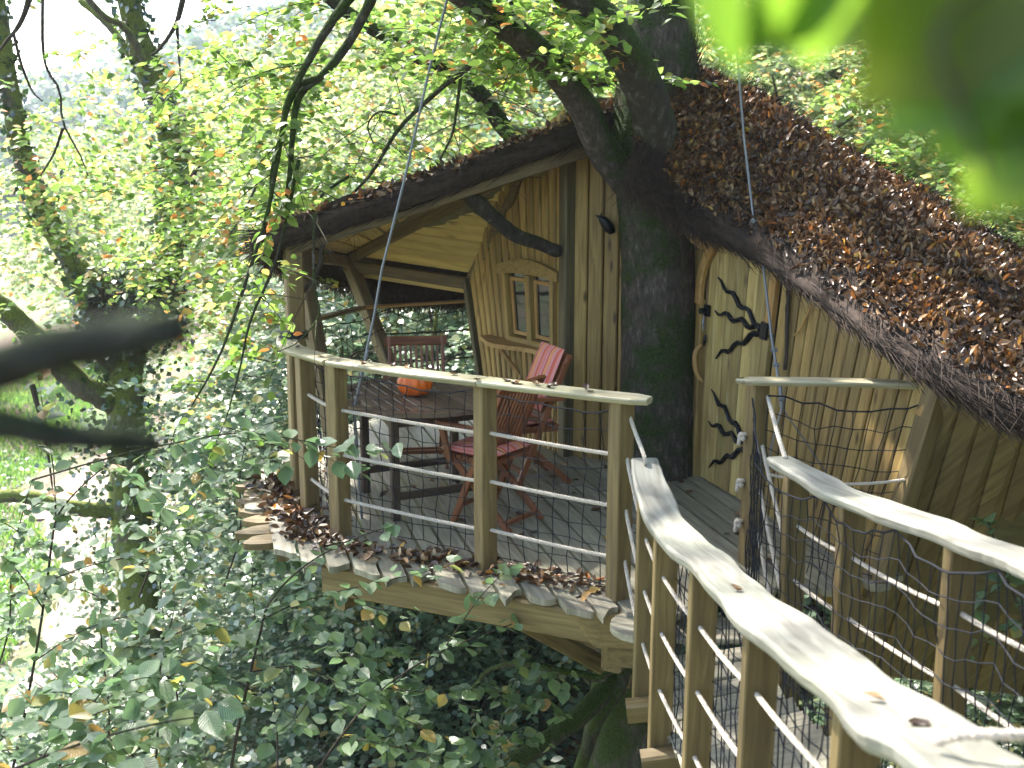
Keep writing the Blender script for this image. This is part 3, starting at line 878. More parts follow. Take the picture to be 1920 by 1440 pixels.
# scalloped kidney-cut edge pieces along the left side
for k, u in enumerate(np.linspace(0, 1, 7)):
    c = A(*(OUT[3] * (1 - u) + OUT[5] * u), 0) + A(-.02, .0, 0)
    nl = nrm(A(-.9, -.35 + .2 * u, 0)); tl = A(-nl[1], nl[0], 0)
    pol = [c + nl * (.13 + .03 * math.sin(k * 2.1)) * math.cos(a) * (1 + .18 * math.sin(3 * a + k)) + tl * .085 * math.sin(a) for a in np.linspace(-1.57, 1.57, 13)] + [c - nl * .12 + tl * .085, c - nl * .12 - tl * .085]
    MB().prism(np.array(pol) + A(0, 0, -.05 - .004 * (k % 2)), .04, UPZ).build('edge_scallop', M['green_timber'], DECK)
for (x0, y0), (x1, y1), zz in (((-1.1, 6.22), (.52, 5.5), -.13), ((-1.45, 6.7), (-1.68, 8.4), -.13), ((-.9, 6.9), (1.9, 6.2), -.13), ((-.8, 8.2), (1.3, 7.6), -.13), ((-1.0, 9.3), (.8, 9.0), -.13)):
    MB().beam(A(x0, y0, zz), A(x1, y1, zz), .075, .17).build('joist', M['green_timber'], DECK)
for (p, q, w, h) in ((A(.5, 5.7, -.24), A(1.2, 6.9, -.24), .12, .2), (A(.55, 5.75, -.43), A(1.15, 7.0, -.43), .12, .14), (A(-1.02, 6.2, -.22), A(.3, 7.6, -.22), .1, .2), (A(-1.5, 7.9, -.24), A(.5, 8.0, -.24), .1, .18)):
    MB().beam(p, q, w, h).build('bearer', M['green_timber'], DECK)
MB().beam(at(652, 1062, 6.3), at(660, 1125, 6.35), .09, .09, A(0, -1, 0)).build('knee_brace', M['pine_wide'], DECK)
MB().prism([at(1078, 1146, 5.5), at(1205, 1160, 5.42), at(1205, 1218, 5.42), at(1112, 1212, 5.48), at(1088, 1182, 5.5)], .14, A(.2, .98, 0)).build('bracket_block', M['green_timber'], DECK)
MB().prism([at(1138, 1213, 5.5), at(1205, 1217, 5.45), at(1205, 1255, 5.45), at(1150, 1250, 5.5)], .14, A(.2, .98, 0)).build('bracket_block', M['green_timber'], DECK)
kb = A(.66, 5.33, -.06)
MB().prism([kb + A(.16 * math.cos(a), .16 * math.sin(a), 0) for a in np.linspace(0, 2 * math.pi, 16, endpoint=False)], .035, UPZ).build('step_board', M['deck'], DECK)
MB().beam(A(-.7, 7.1, -.35), A(.95, 7.75, -1.6), .12, .12).build('strut', M['green_timber'], DECK)
MB().beam(A(-.9, 8.6, -.35), A(.95, 8.05, -1.7), .12, .12).build('strut', M['green_timber'], DECK)

# ------------------------------------------------------------------ railings
def sweep_rail(name, path, w, h, mat, parent, jit=0., wf=None, zf=None):
    """board swept along a path, flat side up, with a wandering edge"""
    path = np.asarray(path, float); k = len(path)
    t = nrm(np.gradient(path, axis=0)); t[:, 2] *= .3; side = nrm(np.cross(t, UPZ))
    ln = np.r_[0, np.cumsum(np.linalg.norm(np.diff(path, axis=0), axis=1))]
    el = np.zeros(k); er = np.zeros(k)
    if jit:
        el = jit * (np.sin(ln * 5.1 + 1) + .5 * np.sin(ln * 13 + 2)) + RNG.normal(size=k) * jit * .12
        er = jit * (np.sin(ln * 4.3 + 4) + .5 * np.sin(ln * 11 + .5)) + RNG.normal(size=k) * jit * .12
    ww = np.full(k, w) if wf is None else np.array([wf(x / ln[-1]) for x in ln]) * w
    c = .012
    v, g = [], []; ro = random.random() * 20
    for i in range(k):
        L_, R_ = -ww[i] / 2 - el[i], ww[i] / 2 + er[i]
        for x, z in ((L_ + c, 0), (R_ - c, 0), (R_ - c * .3, -c * .4), (R_, -c), (R_ - .004, -h + c), (R_ - c, -h), (L_ + c, -h), (L_ + .004, -h + c), (L_, -c), (L_ + c * .3, -c * .4)):
            v.append(path[i] + side[i] * x + UPZ * z); g.append((ln[i] + ro, x + ro, z))
    n = 10
    f = [(i * n + j, (i + 1) * n + j, (i + 1) * n + (j + 1) % n, i * n + (j + 1) % n) for i in range(k - 1) for j in range(n)]
    f += [tuple(range(n)), tuple((k - 1) * n + j for j in range(n - 1, -1, -1))]
    return MB().add(v, f, g).build(name, mat, parent)


def make_net(name, top, bottom, cu, cv, parent, r=.0027, jit=.012, sag=0.):
    """knotted cord mesh between two polylines of equal count"""
    top, bottom = np.asarray(top, float), np.asarray(bottom, float)
    ln = np.r_[0, np.cumsum(np.linalg.norm(np.diff(top, axis=0), axis=1))]
    nu = max(3, int(ln[-1] / cu)); tt = np.linspace(0, ln[-1], nu + 1)
    T = np.c_[[np.interp(tt, ln, top[:, i]) for i in range(3)]].T
    B = np.c_[[np.interp(tt, ln, bottom[:, i]) for i in range(3)]].T
    nv = max(3, int(np.linalg.norm(T - B, axis=1).mean() / cv))
    v = np.linspace(0, 1, nv + 1)[None, :, None]
    G = T[:, None, :] * (1 - v) + B[:, None, :] * v
    bay = np.abs(np.sin(np.linspace(0, math.pi * max(1, round(ln[-1] / .75)), nu + 1)))[:, None, None]
    G = G - UPZ * sag * bay * (1 - v) + RNG.normal(size=G.shape) * jit
    mb = MB()
    for i in range(nu + 1): mb.tube(G[i], r, 4, cap=False)
    for j in range(nv + 1): mb.tube(G[:, j], r * (1.8 if j == 0 else 1), 4, cap=False)
    # knots
    K = G.reshape(-1, 3)
    for q in K[::1]:
        mb.add(q + A([r * 2, 0, 0], [-r * 2, 0, 0], [0, r * 2, 0], [0, -r * 2, 0], [0, 0, r * 2], [0, 0, -r * 2]), [(0, 2, 4), (2, 1, 4), (1, 3, 4), (3, 0, 4), (2, 0, 5), (1, 2, 5), (3, 1, 5), (0, 3, 5)])
    return mb.build(name, M['net'], parent, kind='stuff')


def sagline(a, b, sag=.01, n=9):
    a, b = np.asarray(a, float), np.asarray(b, float)
    u = np.linspace(0, 1, n)[:, None]
    return a + (b - a) * u - UPZ * sag * 4 * u * (1 - u)


RZ = 1.11
RAIL = thing('deck_railing', 'pale timber railing with rope lines and netting along the deck edge', 'railing', (-.4, 6.3, 0))
posts = [A(-1.33, 7.05, 0), A(-1.06, 6.60, 0), A(-.15, 6.06, 0), A(.565, 5.62, 0)]
dirs = [A(.5, -.86, 0), A(.7, -.7, 0), A(.53, -.85, 0), A(.53, -.85, 0)]
for p, d in zip(posts, dirs):
    MB().beam(p + A(0, 0, -.16), p + A(.0, 0, RZ - .03), .1, .1, A(d[1], -d[0], 0), .06).build('post', M['green_timber'], RAIL)
out = A(-.05, -.07, 0)
segs = [[A(-1.50, 7.56, RZ), A(-1.46, 7.3, RZ), A(-1.36, 7.02, RZ), A(-1.05, 6.62, RZ)], [A(-1.05, 6.62, RZ), A(-.6, 6.31, RZ), A(-.14, 6.05, RZ)], [A(-.14, 6.05, RZ), A(.25, 5.82, RZ), A(.72, 5.58, RZ)]]
for i, sg in enumerate(segs):
    P = polyline([q + out * .4 for q in sg], 14)
    if i == 0: P[-1] = P[-1] - (P[-1] - P[-2]) * .06
    if i == 1: P[-1] = P[-1] - (P[-1] - P[-2]) * .06
    wf = None
    if i == 2: wf = lambda u: 1. if u < .95 else .62
    sweep_rail('handrail', P, .15, .034, M['rail_pale'], RAIL, jit=.003, wf=wf)
MB().tube([A(-1.46, 7.38, RZ + .005), A(-1.46, 7.38, RZ + .04)], [.1, .1], 14).build('rubber_collar', M['rubber'], RAIL)
for a, b in ((0, 1), (1, 2), (2, 3)):
    for z in (.80, .52, .235):
        if a == 0 and z == .52: continue
        pa, pb = posts[a] + A(0, 0, z) + dirs[a] * .03, posts[b] + A(0, 0, z - .01) + dirs[b] * .03
        MB().rope(sagline(pa, pb, .006), .0115).build('rope', M['rope'], RAIL)
inn = [A(-1.42, 7.3, 0), A(-1.26, 7.06, 0), A(-.99, 6.66, 0), A(-.1, 6.14, 0), A(.56, 5.7, 0)]
make_net('safety_net', [q + A(0, 0, 1.0) for q in inn], [q + A(0, 0, .03) for q in inn], .098, .105, RAIL, sag=.03, jit=.007)

REAR = thing('rear_railing', 'low railing of thin timber and netting at the back of the porch', 'railing', (-1.2, 9.4, 0))
rr = [A(-1.38, 7.65, 1.07), A(-1.62, 8.6, 1.02), A(-1.30, 9.62, 1.0), A(-.33, 9.9, 1.02)]
sweep_rail('handrail', polyline(rr[:3], 14), .1, .03, M['green_timber'], REAR)
sweep_rail('handrail', [rr[2] + A(.02, 0, 0), (rr[2] + rr[3]) / 2, rr[3]], .07, .025, M['oak'], REAR)
MB().beam(A(-.33, 9.9, .88), A(-.33, 9.88, 1.0), .06, .05).build('bracket', M['pine'], REAR)
for z in (.75, .5, .25):
    MB().tube(sagline(rr[2] * A(1, 1, 0) + A(0, 0, z), rr[3] * A(1, 1, 0) + A(0, 0, z), .01), .009, 6).build('rope', M['twig'], REAR)
make_net('safety_net', [q + A(0, 0, -.08) for q in rr], [q * A(1, 1, 0) + A(.1, -.1, .02) for q in rr], .13, .13, REAR, sag=.05, jit=.02)

SIDE = thing('side_railing', 'short pale railing with netting between gate post and leaning hut post', 'railing', (1.8, 6.05, 0))
GP = A(1.37, 6.10, 0)
MB().beam(GP + A(0, 0, -.3), GP + A(0, 0, RZ - .03), .1, .1, A(.3, -.95, 0), .06).build('post', M['green_timber'], SIDE)
sp_ = [A(1.26, 6.04, RZ), A(1.32, 6.03, RZ), A(1.8, 6.0, RZ), A(2.31, 5.90, RZ)]
sweep_rail('handrail', polyline(sp_, 16), .12, .032, M['rail_pale'], SIDE, wf=lambda u: .6 if u < .03 else 1.)
MB().beam(A(2.2, 5.84, .94), A(2.25, 5.84, 1.06), .09, .08).build('bracket', M['oak'], SIDE)
make_net('safety_net', sagline(A(1.42, 6.04, 1.03), A(2.22, 5.84, 1.0), .06, 12), sagline(A(1.42, 6.04, .05), A(1.98, 5.86, -.1), 0, 12), .09, .11, SIDE, jit=.008)
MB().rope(sagline(A(1.44, 6.03, .56), A(2.12, 5.80, .60), .04), .009).build('rope', M['rope'], SIDE)

# ------------------------------------------------------------------ rope bridge
BR = thing('rope_bridge', 'rope bridge with wavy grey handrails, plank posts and rope lines', 'bridge', (1.0, 3.4, 0))
Lp = polyline([A(.655, 5.42, .83), A(.665, 5.05, .765), A(.70, 4.5, .77), A(.735, 3.9, .86), A(.765, 3.15, 1.0), A(.78, 2.55, 1.13), A(.775, 2.05, 1.265), A(.755, 1.65, 1.385), A(.74, 1.1, 1.55), A(.74, .5, 1.72)], 90)
Rp = polyline([A(1.27, 5.2, .90), A(1.38, 4.65, .93), A(1.47, 4.0, 1.02), A(1.52, 3.5, 1.10), A(1.54, 3.1, 1.18), A(1.55, 2.5, 1.3), A(1.55, 1.6, 1.5), A(1.55, .5, 1.8)], 70)


def onrail(P, y):
    i = int(np.argmin(np.abs(P[:, 1] - y))); return P[i].copy()


sweep_rail('handrail', Lp, .178, .046, M['rail'], BR, jit=.011, wf=lambda u: (.72 + .28 * min(1, u / .06)) * np.interp(u, [0, .35, .60, .69, .715, .73, 1], [1, 1.05, 1.18, 1.3, 1.3, .95, .95]))
sweep_rail('handrail', Rp, .17, .044, M['rail'], BR, jit=.016, wf=lambda u: .7 + .3 * min(1, u / .08))
FLOOR_D = 1.08
lY, rY = [5.18, 4.74, 4.02, 3.2, 2.32, 1.6, .9], [4.98, 4.42, 3.58, 2.75, 1.9, 1.0]
lposts, rposts = [], []
for y in lY:
    t = onrail(Lp, y); b = t + A(.0, .02, -1.16)
    w = .105
    MB().beam(b, t + A(0, 0, -.04), w, .052, A(.12, -1, 0), .1).build('post', M['green_timber'], BR); lposts.append(t)
for y in rY:
    t = onrail(Rp, y); b = t + A(.02, .02, -1.2)
    MB().beam(b, t + A(0, 0, -.04), .11, .052, A(.25, -1, 0), .1).build('post', M['green_timber'], BR); rposts.append(t)
for y in lY:
    a = onrail(Lp, y) + A(-.09, -.06, -1.17); b = onrail(Rp, min(y, 5.15)) + A(.12, -.06, -1.19); b[1] = y - .1
    MB().beam(a, b, .1, .1).build('cross_beam', M['green_timber'], BR)
yy = 5.62
while yy > .6:
    a = onrail(Lp, yy) if yy < 5.4 else A(.64, yy, .86)
    b = onrail(Rp, yy) if yy < 5.1 else A(1.34, yy, .92)
    a = A(a[0] + .04, yy, a[2] - FLOOR_D); b = A(b[0] - .04, yy, b[2] - FLOOR_D - .02)
    if yy > 5.42: a[2] = max(a[2], -.16); b[2] = max(b[2], -.16)
    MB().beam(a, b, .125, .03, ch=.15).build('floor_plank', M['deck'], BR)
    yy -= .142
# ropes through the posts
for seq, sgn in ((lposts, -1), (rposts, 1)):
    for dz in (.28, .55, .83):
        for i in range(len(seq) - 1):
            MB().rope(sagline(seq[i] + A(sgn * .012, 0, -dz), seq[i + 1] + A(sgn * .012, 0, -dz), .012, 7), .0095).build('rope', M['rope'], BR)
g0, g1 = posts[3], lposts[0]
MB().rope(polyline([g0 + A(.04, -.02, 1.0), g0 + A(.065, -.08, .93), A(.655, 5.36, .86), A(.66, 5.34, .82)], 12), .011).build('rope', M['rope'], BR)
for z0, z1 in ((.78, .50), (.50, .22), (.22, -.08)):
    MB().rope(sagline(g0 + A(.03, -.03, z0), g1 + A(-.01, 0, z1 - .78), .02), .0105).build('rope', M['rope'], BR)
MB().rope(sagline(GP + A(.05, -.04, 1.0), A(1.30, 5.14, .91), .01), .012).build('rope', M['rope'], BR)
for z0, z1 in ((.72, .38), (.46, .1), (.2, -.14)):
    MB().rope(sagline(GP + A(.03, -.05, z0), rposts[0] + A(0, 0, z1 - .86), .02), .011).build('rope', M['rope'], BR)
for z in (.77, .5, .26):
    MB().rope(polyline([GP + A(-.05, .0, z), GP + A(-.075, -.025, z + .012), GP + A(-.09, .015, z - .012), GP + A(-.07, -.03, z - .02), GP + A(-.082, .01, z + .008), GP + A(-.1, -.03, z - .05)], 18), .011).build('rope_knot', M['rope'], BR)
# rope lying over the near end of the left handrail
MB().rope(polyline([at(1755, 1390, 1.72), at(1800, 1378, 1.68), at(1880, 1378, 1.66), at(1990, 1386, 1.7), at(2150, 1420, 1.75)], 16), .0105).build('rope', M['rope'], BR)
lin = [q + A(.05, 0, -.06) for q in Lp[2:80:4]]; lbt = [q + A(.05, 0, -1.05) for q in Lp[2:80:4]]
make_net('safety_net', lin, lbt, .075, .105, BR, r=.0026, sag=.05, jit=.006)
rin = [q + A(-.06, 0, -.05) for q in Rp[0:60:3]]; rbt = [q + A(-.05, 0, -1.1) for q in Rp[0:60:3]]
rin = [GP + A(-.03, -.06, 1.0)] + rin; rbt = [GP + A(-.03, -.06, -.1)] + rbt
make_net('safety_net', rin, rbt, .078, .105, BR, r=.0027, sag=.075, jit=.006)

# ------------------------------------------------------------------ suspension cables
CB1 = thing('suspension_cable', 'thin grey steel cable from the canopy down past the porch roof to the deck', 'cable', (-1.0, 7.0, 0))
MB().tube([at(664, 765, 6.95), at(700, 600, 7.0), at(716, 505, 7.02), at(760, 330, 7.06), at(805, 130, 7.1), at(838, 0, 7.12), at(900, -260, 7.2)], .009, 6).build('wire', M['steel'], CB1)
MB().tube([A(-.97, 6.9, 0), at(664, 765, 6.95), at(690, 655, 6.98)], [.009, .0105, .0105], 7).build('turnbuckle', M['steel'], CB1)
CB2 = thing('suspension_cable', 'steel cable with shackles passing through the leafy roof to the bridge gate', 'cable', (1.6, 6.2, 0))
MB().tube([at(1340, -260, 7.7), at(1378, 50, 7.5), at(1395, 260, 7.35), at(1414, 420, 7.12), at(1430, 490, 7.0), at(1447, 635, 6.62), at(1462, 725, 6.38)], [.008, .008, .008, .008, .008, .0085, .009], 6).build('wire', M['steel'], CB2)
MB().tube([at(1463, 725, 6.38), at(1466, 765, 6.33)], .011, 7).build('turnbuckle', M['steel'], CB2)
for px, py, Y in ((1451, 656, 6.56), (1455, 684, 6.49), (1460, 716, 6.41), (1413, 414, 7.12), (1466, 748, 6.35)):
    c = at(px, py, Y)
    MB().tube([c + A(0, 0, -.012), c + A(0, 0, .012)], [.018, .018], 10).tube([c + A(-.02, -.01, 0), c + A(.02, -.01, 0)], .008, 6).build('shackle', M['steel'], CB2)
MB().tube([at(1466, 765, 6.33), at(1448, 830, 6.2), at(1442, 862, 6.15)], .006, 6).build('wire', M['steel'], CB2)
MB().tube([at(1466, 765, 6.33), at(1512, 830, 6.3), at(1548, 885, 6.3)], .005, 6).build('wire', M['steel'], CB2)

# ------------------------------------------------------------------ furniture
TC_, TR, TZ = A(-.58, 7.3, 0), .60, .745
TB = thing('garden_table', 'round dark slatted wooden garden table on the deck under the pumpkin', 'table', TC_)
ta = math.radians(24); tx = A(math.cos(ta), math.sin(ta), 0); ty = A(-math.sin(ta), math.cos(ta), 0)
ring_n = 32
mb = MB()
for k in range(ring_n):
    a0, a1 = 2 * math.pi * k / ring_n, 2 * math.pi * (k + 1) / ring_n
    pol = [TC_ + A(math.cos(a) * r, math.sin(a) * r, TZ - .028) for a, r in ((a0, TR - .075), (a0, TR), (a1, TR), (a1, TR - .075))]
    mb.prism(pol, .028, UPZ)
mb.build('rim', M['table'], TB)
ri = TR - .08
for i in range(-7, 8):
    x = i * .071
    if abs(x) + .03 > ri: continue
    h = math.sqrt(ri * ri - (abs(x) + .03) ** 2)
    for s0, s1 in ((-h, -.035), (.035, h)):
        MB().beam(TC_ + tx * x + ty * s0 + A(0, 0, TZ - .014), TC_ + tx * x + ty * s1 + A(0, 0, TZ - .014), .062, .026).build('slat', M['table'], TB)
MB().beam(TC_ - tx * (TR - .02) + A(0, 0, TZ - .012), TC_ + tx * (TR - .02) + A(0, 0, TZ - .012), .066, .028).build('cross_slat', M['table'], TB)
lx = tx * .33; lyv = ty * .33
cr = [TC_ + lx + lyv, TC_ - lx + lyv, TC_ - lx - lyv, TC_ + lx - lyv]
for q in cr:
    MB().beam(q, q + A(0, 0, TZ - .03), .055, .055, tx).build('leg', M['table_leg'], TB)
for i in range(4):
    MB().beam(cr[i] + A(0, 0, TZ - .09), cr[(i + 1) % 4] + A(0, 0, TZ - .09), .025, .08).build('apron', M['table_leg'], TB)
    if i % 2 == 0:
        MB().beam(cr[i] + A(0, 0, .16), cr[(i + 1) % 4] + A(0, 0, .16), .03, .05).build('stretcher', M['table_leg'], TB)

PK = thing('pumpkin', 'ribbed orange pumpkin sitting on the round table', 'pumpkin', TC_ + A(-.06, -.08, TZ))
nu, nv = 64, 22
pv = []
for j in range(nv):
    th = math.pi * j / (nv - 1)
    for i in range(nu):
        ph = 2 * math.pi * i / nu
        rib = 1 - .09 * abs(math.cos(ph * 5.5)) ** 6 * math.sin(th) ** .6 + .015 * math.sin(ph * 2)
        r = .118 * math.sin(th) ** .72 * rib
        z = .082 + .08 * math.cos(th) - .03 * math.exp(-(r / .035) ** 2) * (1 if th < 1.5 else -1)
        pv.append(wl(PK) + A(r * math.cos(ph), r * math.sin(ph), z))
pf = [(j * nu + i, (j + 1) * nu + i, (j + 1) * nu + (i + 1) % nu, j * nu + (i + 1) % nu) for j in range(nv - 1) for i in range(nu)]
MB().add(pv, pf).build('body', M['pumpkin'], PK, smooth=True)
b0 = wl(PK)
MB().tube([b0 + A(0, 0, .12), b0 + A(.003, 0, .15), b0 + A(.012, .004, .178)], [.02, .011, .013], 7).build('stem', M['pumpkin_stem'], PK)


def make_chair(label, loc, facing):
    c = thing('folding_chair', label, 'chair', loc)
    fy = nrm(A(facing[0], facing[1], 0)); fx = A(fy[1], -fy[0], 0); b = np.asarray(loc, float)

    def q(x, y, z): return b + fx * x + fy * y + UPZ * z
    m = M['mahogany']
    back = lambda z: .13 - .40 * z / .93            # y of the long leg at height z
    for s in (-.2, .2):
        MB().beam(q(s, back(0), .0), q(s, back(.93), .93), .026, .042, fy).build('leg', m, c)
        MB().beam(q(s * .86, -.30, .0), q(s * .86, .17, .43), .024, .042, fy).build('leg', m, c)
        MB().beam(q(s * 1.16, .24, .655), q(s * 1.16, -.22, .635), .05, .026).build('armrest', m, c)
        MB().beam(q(s * 1.12, .13, .40), q(s * 1.12, .21, .645), .026, .04, fy).build('arm_support', m, c)
    MB().beam(q(-.235, back(.90), .905), q(.235, back(.90), .905), .024, .07, nrm(UPZ - fy * .6)).build('top_rail', m, c)
    MB().beam(q(-.2, back(.50), .50), q(.2, back(.50), .50), .022, .045, nrm(UPZ - fy * .6)).build('back_rail', m, c)
    for k in range(9):
        x = -.16 + .04 * k
        MB().beam(q(x, back(.5), .5), q(x, back(.885), .885), .02, .012, fy).build('back_slat', m, c)
    for k in range(8):
        y = .2 - .054 * k
        MB().beam(q(-.19, y, .435), q(.19, y, .435), .043, .018).build('seat_slat', m, c)
    for s in (-.165, .165):
        MB().beam(q(s, .22, .415), q(s, -.2, .405), .022, .03).build('seat_rail', m, c)
    MB().beam(q(-.17, -.26, .05), q(.17, -.26, .05), .025, .03).build('stretcher', m, c)
    MB().beam(q(-.19, back(.12), .12), q(.19, back(.12), .12), .025, .03).build('stretcher', m, c)
    return c, q, back


def cushion(name, label, centre, ex, ey, ez, wx, wy, th, cat='cushion'):
    """pillowy pad: ex across stripes, ey along, ez thickness"""
    n = 13
    mb = MB()
    for sgn in (1, -1):
        G = np.zeros((n, n, 3)); g = np.zeros((n, n, 3))
        for i in range(n):
            for j in range(n):
                u, v = -1 + 2 * i / (n - 1), -1 + 2 * j / (n - 1)
                e = max(0, (1 - abs(u) ** 5) * (1 - abs(v) ** 5))
                tuft = -.22 * math.exp(-((abs(u) - .45) ** 2 + (abs(v) - .45) ** 2) / .02)
                G[i, j] = centre + ex * u * wx / 2 + ey * v * wy / 2 + ez * (sgn * th / 2 * (e ** .45 + tuft * (e > .2)))
                g[i, j] = (v * wy, u * wx, 0)
        mb.grid(G if sgn > 0 else G[::-1], g if sgn > 0 else g[::-1])
    o = mb.build(name, M['stripe'], smooth=True)
    return tag(o, label, cat)


c1, q1, _ = make_chair('red-brown slatted folding chair without cushions beyond the table', A(-.70, 8.14, .004), (.12, -1))
c2, q2, bk2 = make_chair('red-brown folding chair with its slatted back against the deck railing', A(-.15, 6.92, .004), (-.8, .6))
c3, q3, bk3 = make_chair('red-brown folding chair holding an upright striped back cushion by the wall', A(.07, 7.72, .004), (-.95, -.42))
f2 = nrm(A(-.8, .6, 0)); s2 = A(f2[1], -f2[0], 0)
cushion('seat_cushion', 'pink and orange striped seat cushion on the chair near the railing', q2(0, .02, .475), s2, f2, UPZ, .41, .42, .055)
f3 = nrm(A(-.95, -.42, 0)); s3 = A(f3[1], -f3[0], 0)
ld = nrm(UPZ * .93 - f3 * .40); ln_ = nrm(f3 * .93 + UPZ * .40)
cushion('back_cushion', 'pink and orange striped cushion standing against a chair back', q3(0, bk3(.74) + .04, .76), s3, ld, ln_, .37, .46, .05)
cushion('seat_cushion', 'striped cushion lying on the seat of the chair by the window wall', q3(0, .03, .47), s3, f3, UPZ, .37, .40, .045)

# ------------------------------------------------------------------ main beech
BE = thing('beech_tree', 'big mossy beech tree growing up through the deck and roof', 'tree', (1.0, 8.0, float(ground_z(1.0, 8.0))))
trunk = polyline([A(.86, 7.95, -4.2), A(.9, 7.95, -2.6), A(1.0, 7.98, -1.0), A(1.07, 8.0, 0), A(1.06, 8.02, 1.0), A(1.03, 8.02, 1.9), A(1.0, 8.05, 2.5), A(1.02, 8.1, 3.1), A(1.03, 8.1, 4.2), A(.95, 8.2, 6), A(1.0, 8.3, 8.5)], 60)
rt = np.interp(trunk[:, 2], [-4.2, -3.2, -1, 0, 1, 1.9, 2.4, 2.9, 3.4, 6, 8.5], [.62, .42, .3, .29, .265, .27, .32, .27, .22, .17, .08])
mb = MB(); mb.tube(trunk, rt, 26, .018); mb.build('trunk', M['beech_bark'], BE, smooth=True)


def limb(pts, r0, r1, parent, name='limb', mat='limb_bark', n=10, jit=.04, k=30):
    P = polyline(pts, k)
    return MB().tube(P, np.linspace(r0, r1, k), n, jit).build(name, M[mat], parent, smooth=True), P


skel = []
l1, P = limb([A(1.0, 8.0, 1.9), at(1135, 290, 7.75), at(1095, 205, 7.6), at(1040, 130, 7.4), at(960, 55, 7.15), at(880, 0, 6.95), at(760, -90, 6.7), at(600, -220, 6.5)], .12, .06, BE, mat='beech_bark'); skel.append(P)
l2, P = limb([A(1.02, 7.95, 2.1), at(1232, 270, 7.6), at(1212, 180, 7.38), at(1165, 85, 7.15), at(1095, 5, 6.95), at(1000, -90, 6.7), at(900, -260, 6.3)], .155, .09, BE); skel.append(P)
l3, P = limb([A(1.0, 8.15, 2.3), A(.5, 8.9, 2.45), at(965, 255, 9.6), at(900, 175, 9.5), at(830, 130, 9.4), at(760, 92, 9.3), at(640, 15, 9.2), at(560, -60, 9.1)], .09, .045, BE); skel.append(P)
l4, P = limb([A(1.02, 8.15, 2.9), at(1060, 150, 8.6), at(1040, 70, 8.8), at(1030, -60, 9.0)], .07, .05, BE); skel.append(P)
l5, P = limb([A(1.0, 8.1, 4.4), A(2.2, 7.6, 5.2), A(3.8, 7.0, 5.6), A(5.2, 6.2, 5.8)], .12, .03, BE); skel.append(P)
l6, P = limb([A(1.0, 8.1, 4.0), A(.4, 9.2, 5.0), A(-.8, 10.6, 5.6), A(-2.4, 11.8, 5.8)], .12, .03, BE); skel.append(P)
# branches drooping past the porch
BRN = [
    ([(700, -20, 6.75), (690, 10, 6.75), (650, 85, 6.75), (605, 140, 6.7), (560, 180, 6.7), (548, 260, 6.68), (543, 330, 6.65), (530, 410, 6.6)], .034, .012),
    ([(660, -10, 6.7), (612, 55, 6.65), (572, 125, 6.62), (540, 190, 6.6), (528, 250, 6.6), (512, 310, 6.58), (505, 400, 6.55)], .03, .008),
    ([(600, 145, 6.7), (560, 160, 6.65), (535, 215, 6.6), (520, 300, 6.55), (500, 405, 6.5), (470, 500, 6.45), (430, 620, 6.4), (400, 690, 6.4), (360, 760, 6.35)], .02, .005),
    ([(560, 300, 6.65), (520, 480, 6.6), (470, 600, 6.5), (450, 690, 6.5), (420, 800, 6.4)], .012, .004),
    ([(960, -20, 7.0), (950, 40, 7.2), (925, 85, 7.4), (865, 135, 7.6), (805, 185, 7.8), (745, 245, 7.9), (700, 320, 8.0), (655, 370, 8.0)], .026, .01),
    ([(745, 215, 7.85), (710, 210, 7.9), (690, 235, 7.9), (700, 270, 7.9)], .009, .005),
    ([(865, 135, 7.6), (858, 190, 7.65), (848, 250, 7.7), (825, 300, 7.75)], .013, .007),
    ([(655, 330, 8.0), (610, 360, 8.0), (590, 385, 8.0), (560, 395, 8.0)], .012, .006),
    ([(940, 40, 7.2), (985, 60, 7.4), (1000, 100, 7.5)], .01, .004),
    ([(590, 400, 6.6), (588, 470, 6.58), (590, 540, 6.55), (598, 590, 6.55), (560, 640, 6.5), (520, 660, 6.5)], .009, .003),
]
tipsP, tipsD = [], []
for pts, r0, r1 in BRN:
    o_, P = limb([at(*p) for p in pts], r0, r1, BE, name='branch', n=7, jit=.06, k=26)
    skel.append(P)
# leafy twigs along the limbs
rng = np.random.default_rng(11)
TP, TD, TL = [], [], []
for P in skel:
    t = nrm(np.gradient(P, axis=0))
    m_ = 10 if len(P) == 26 else 26
    for i in rng.integers(6, len(P), m_):
        d = nrm(t[i] * .35 + nrm(rng.normal(size=3)) * A(1, 1, .45))
        TP.append(P[i]); TD.append(d); TL.append(.3 + .45 * rng.random())
# the visible sprays at the top of the picture
for px, py, Y, n_, sx, sy in ((1000, 30, 7.6, 26, 60, 45), (960, 90, 7.6, 22, 70, 50), (1060, 90, 7.9, 22, 60, 50), (860, 70, 7.8, 24, 80, 60), (760, 40, 8.6, 30, 110, 60), (1090, 30, 7.6, 14, 50, 40),
                               (700, 300, 8.6, 30, 90, 60), (600, 330, 7.9, 24, 60, 60), (560, 90, 8.4, 40, 90, 90), (820, 250, 9.2, 26, 110, 50), (430, 230, 9, 46, 130, 90), (400, 380, 9, 46, 120, 100), (420, 100, 9, 30, 110, 80), (1240, 20, 7.2, 6, 40, 30)):
    for _ in range(n_):
        c = at(px + rng.normal() * sx, py + rng.normal() * sy, Y + rng.normal() * .5)
        TP.append(c); TD.append(nrm(A(rng.normal(), rng.normal(), -.1 + .2 * rng.normal()))); TL.append(.28 + .35 * rng.random())
TP, TD, TL = np.array(TP), np.array(TD), np.array(TL)
lp, ldir, lno = twigs(rng, TP, TD, TL, 17, .25, .5)
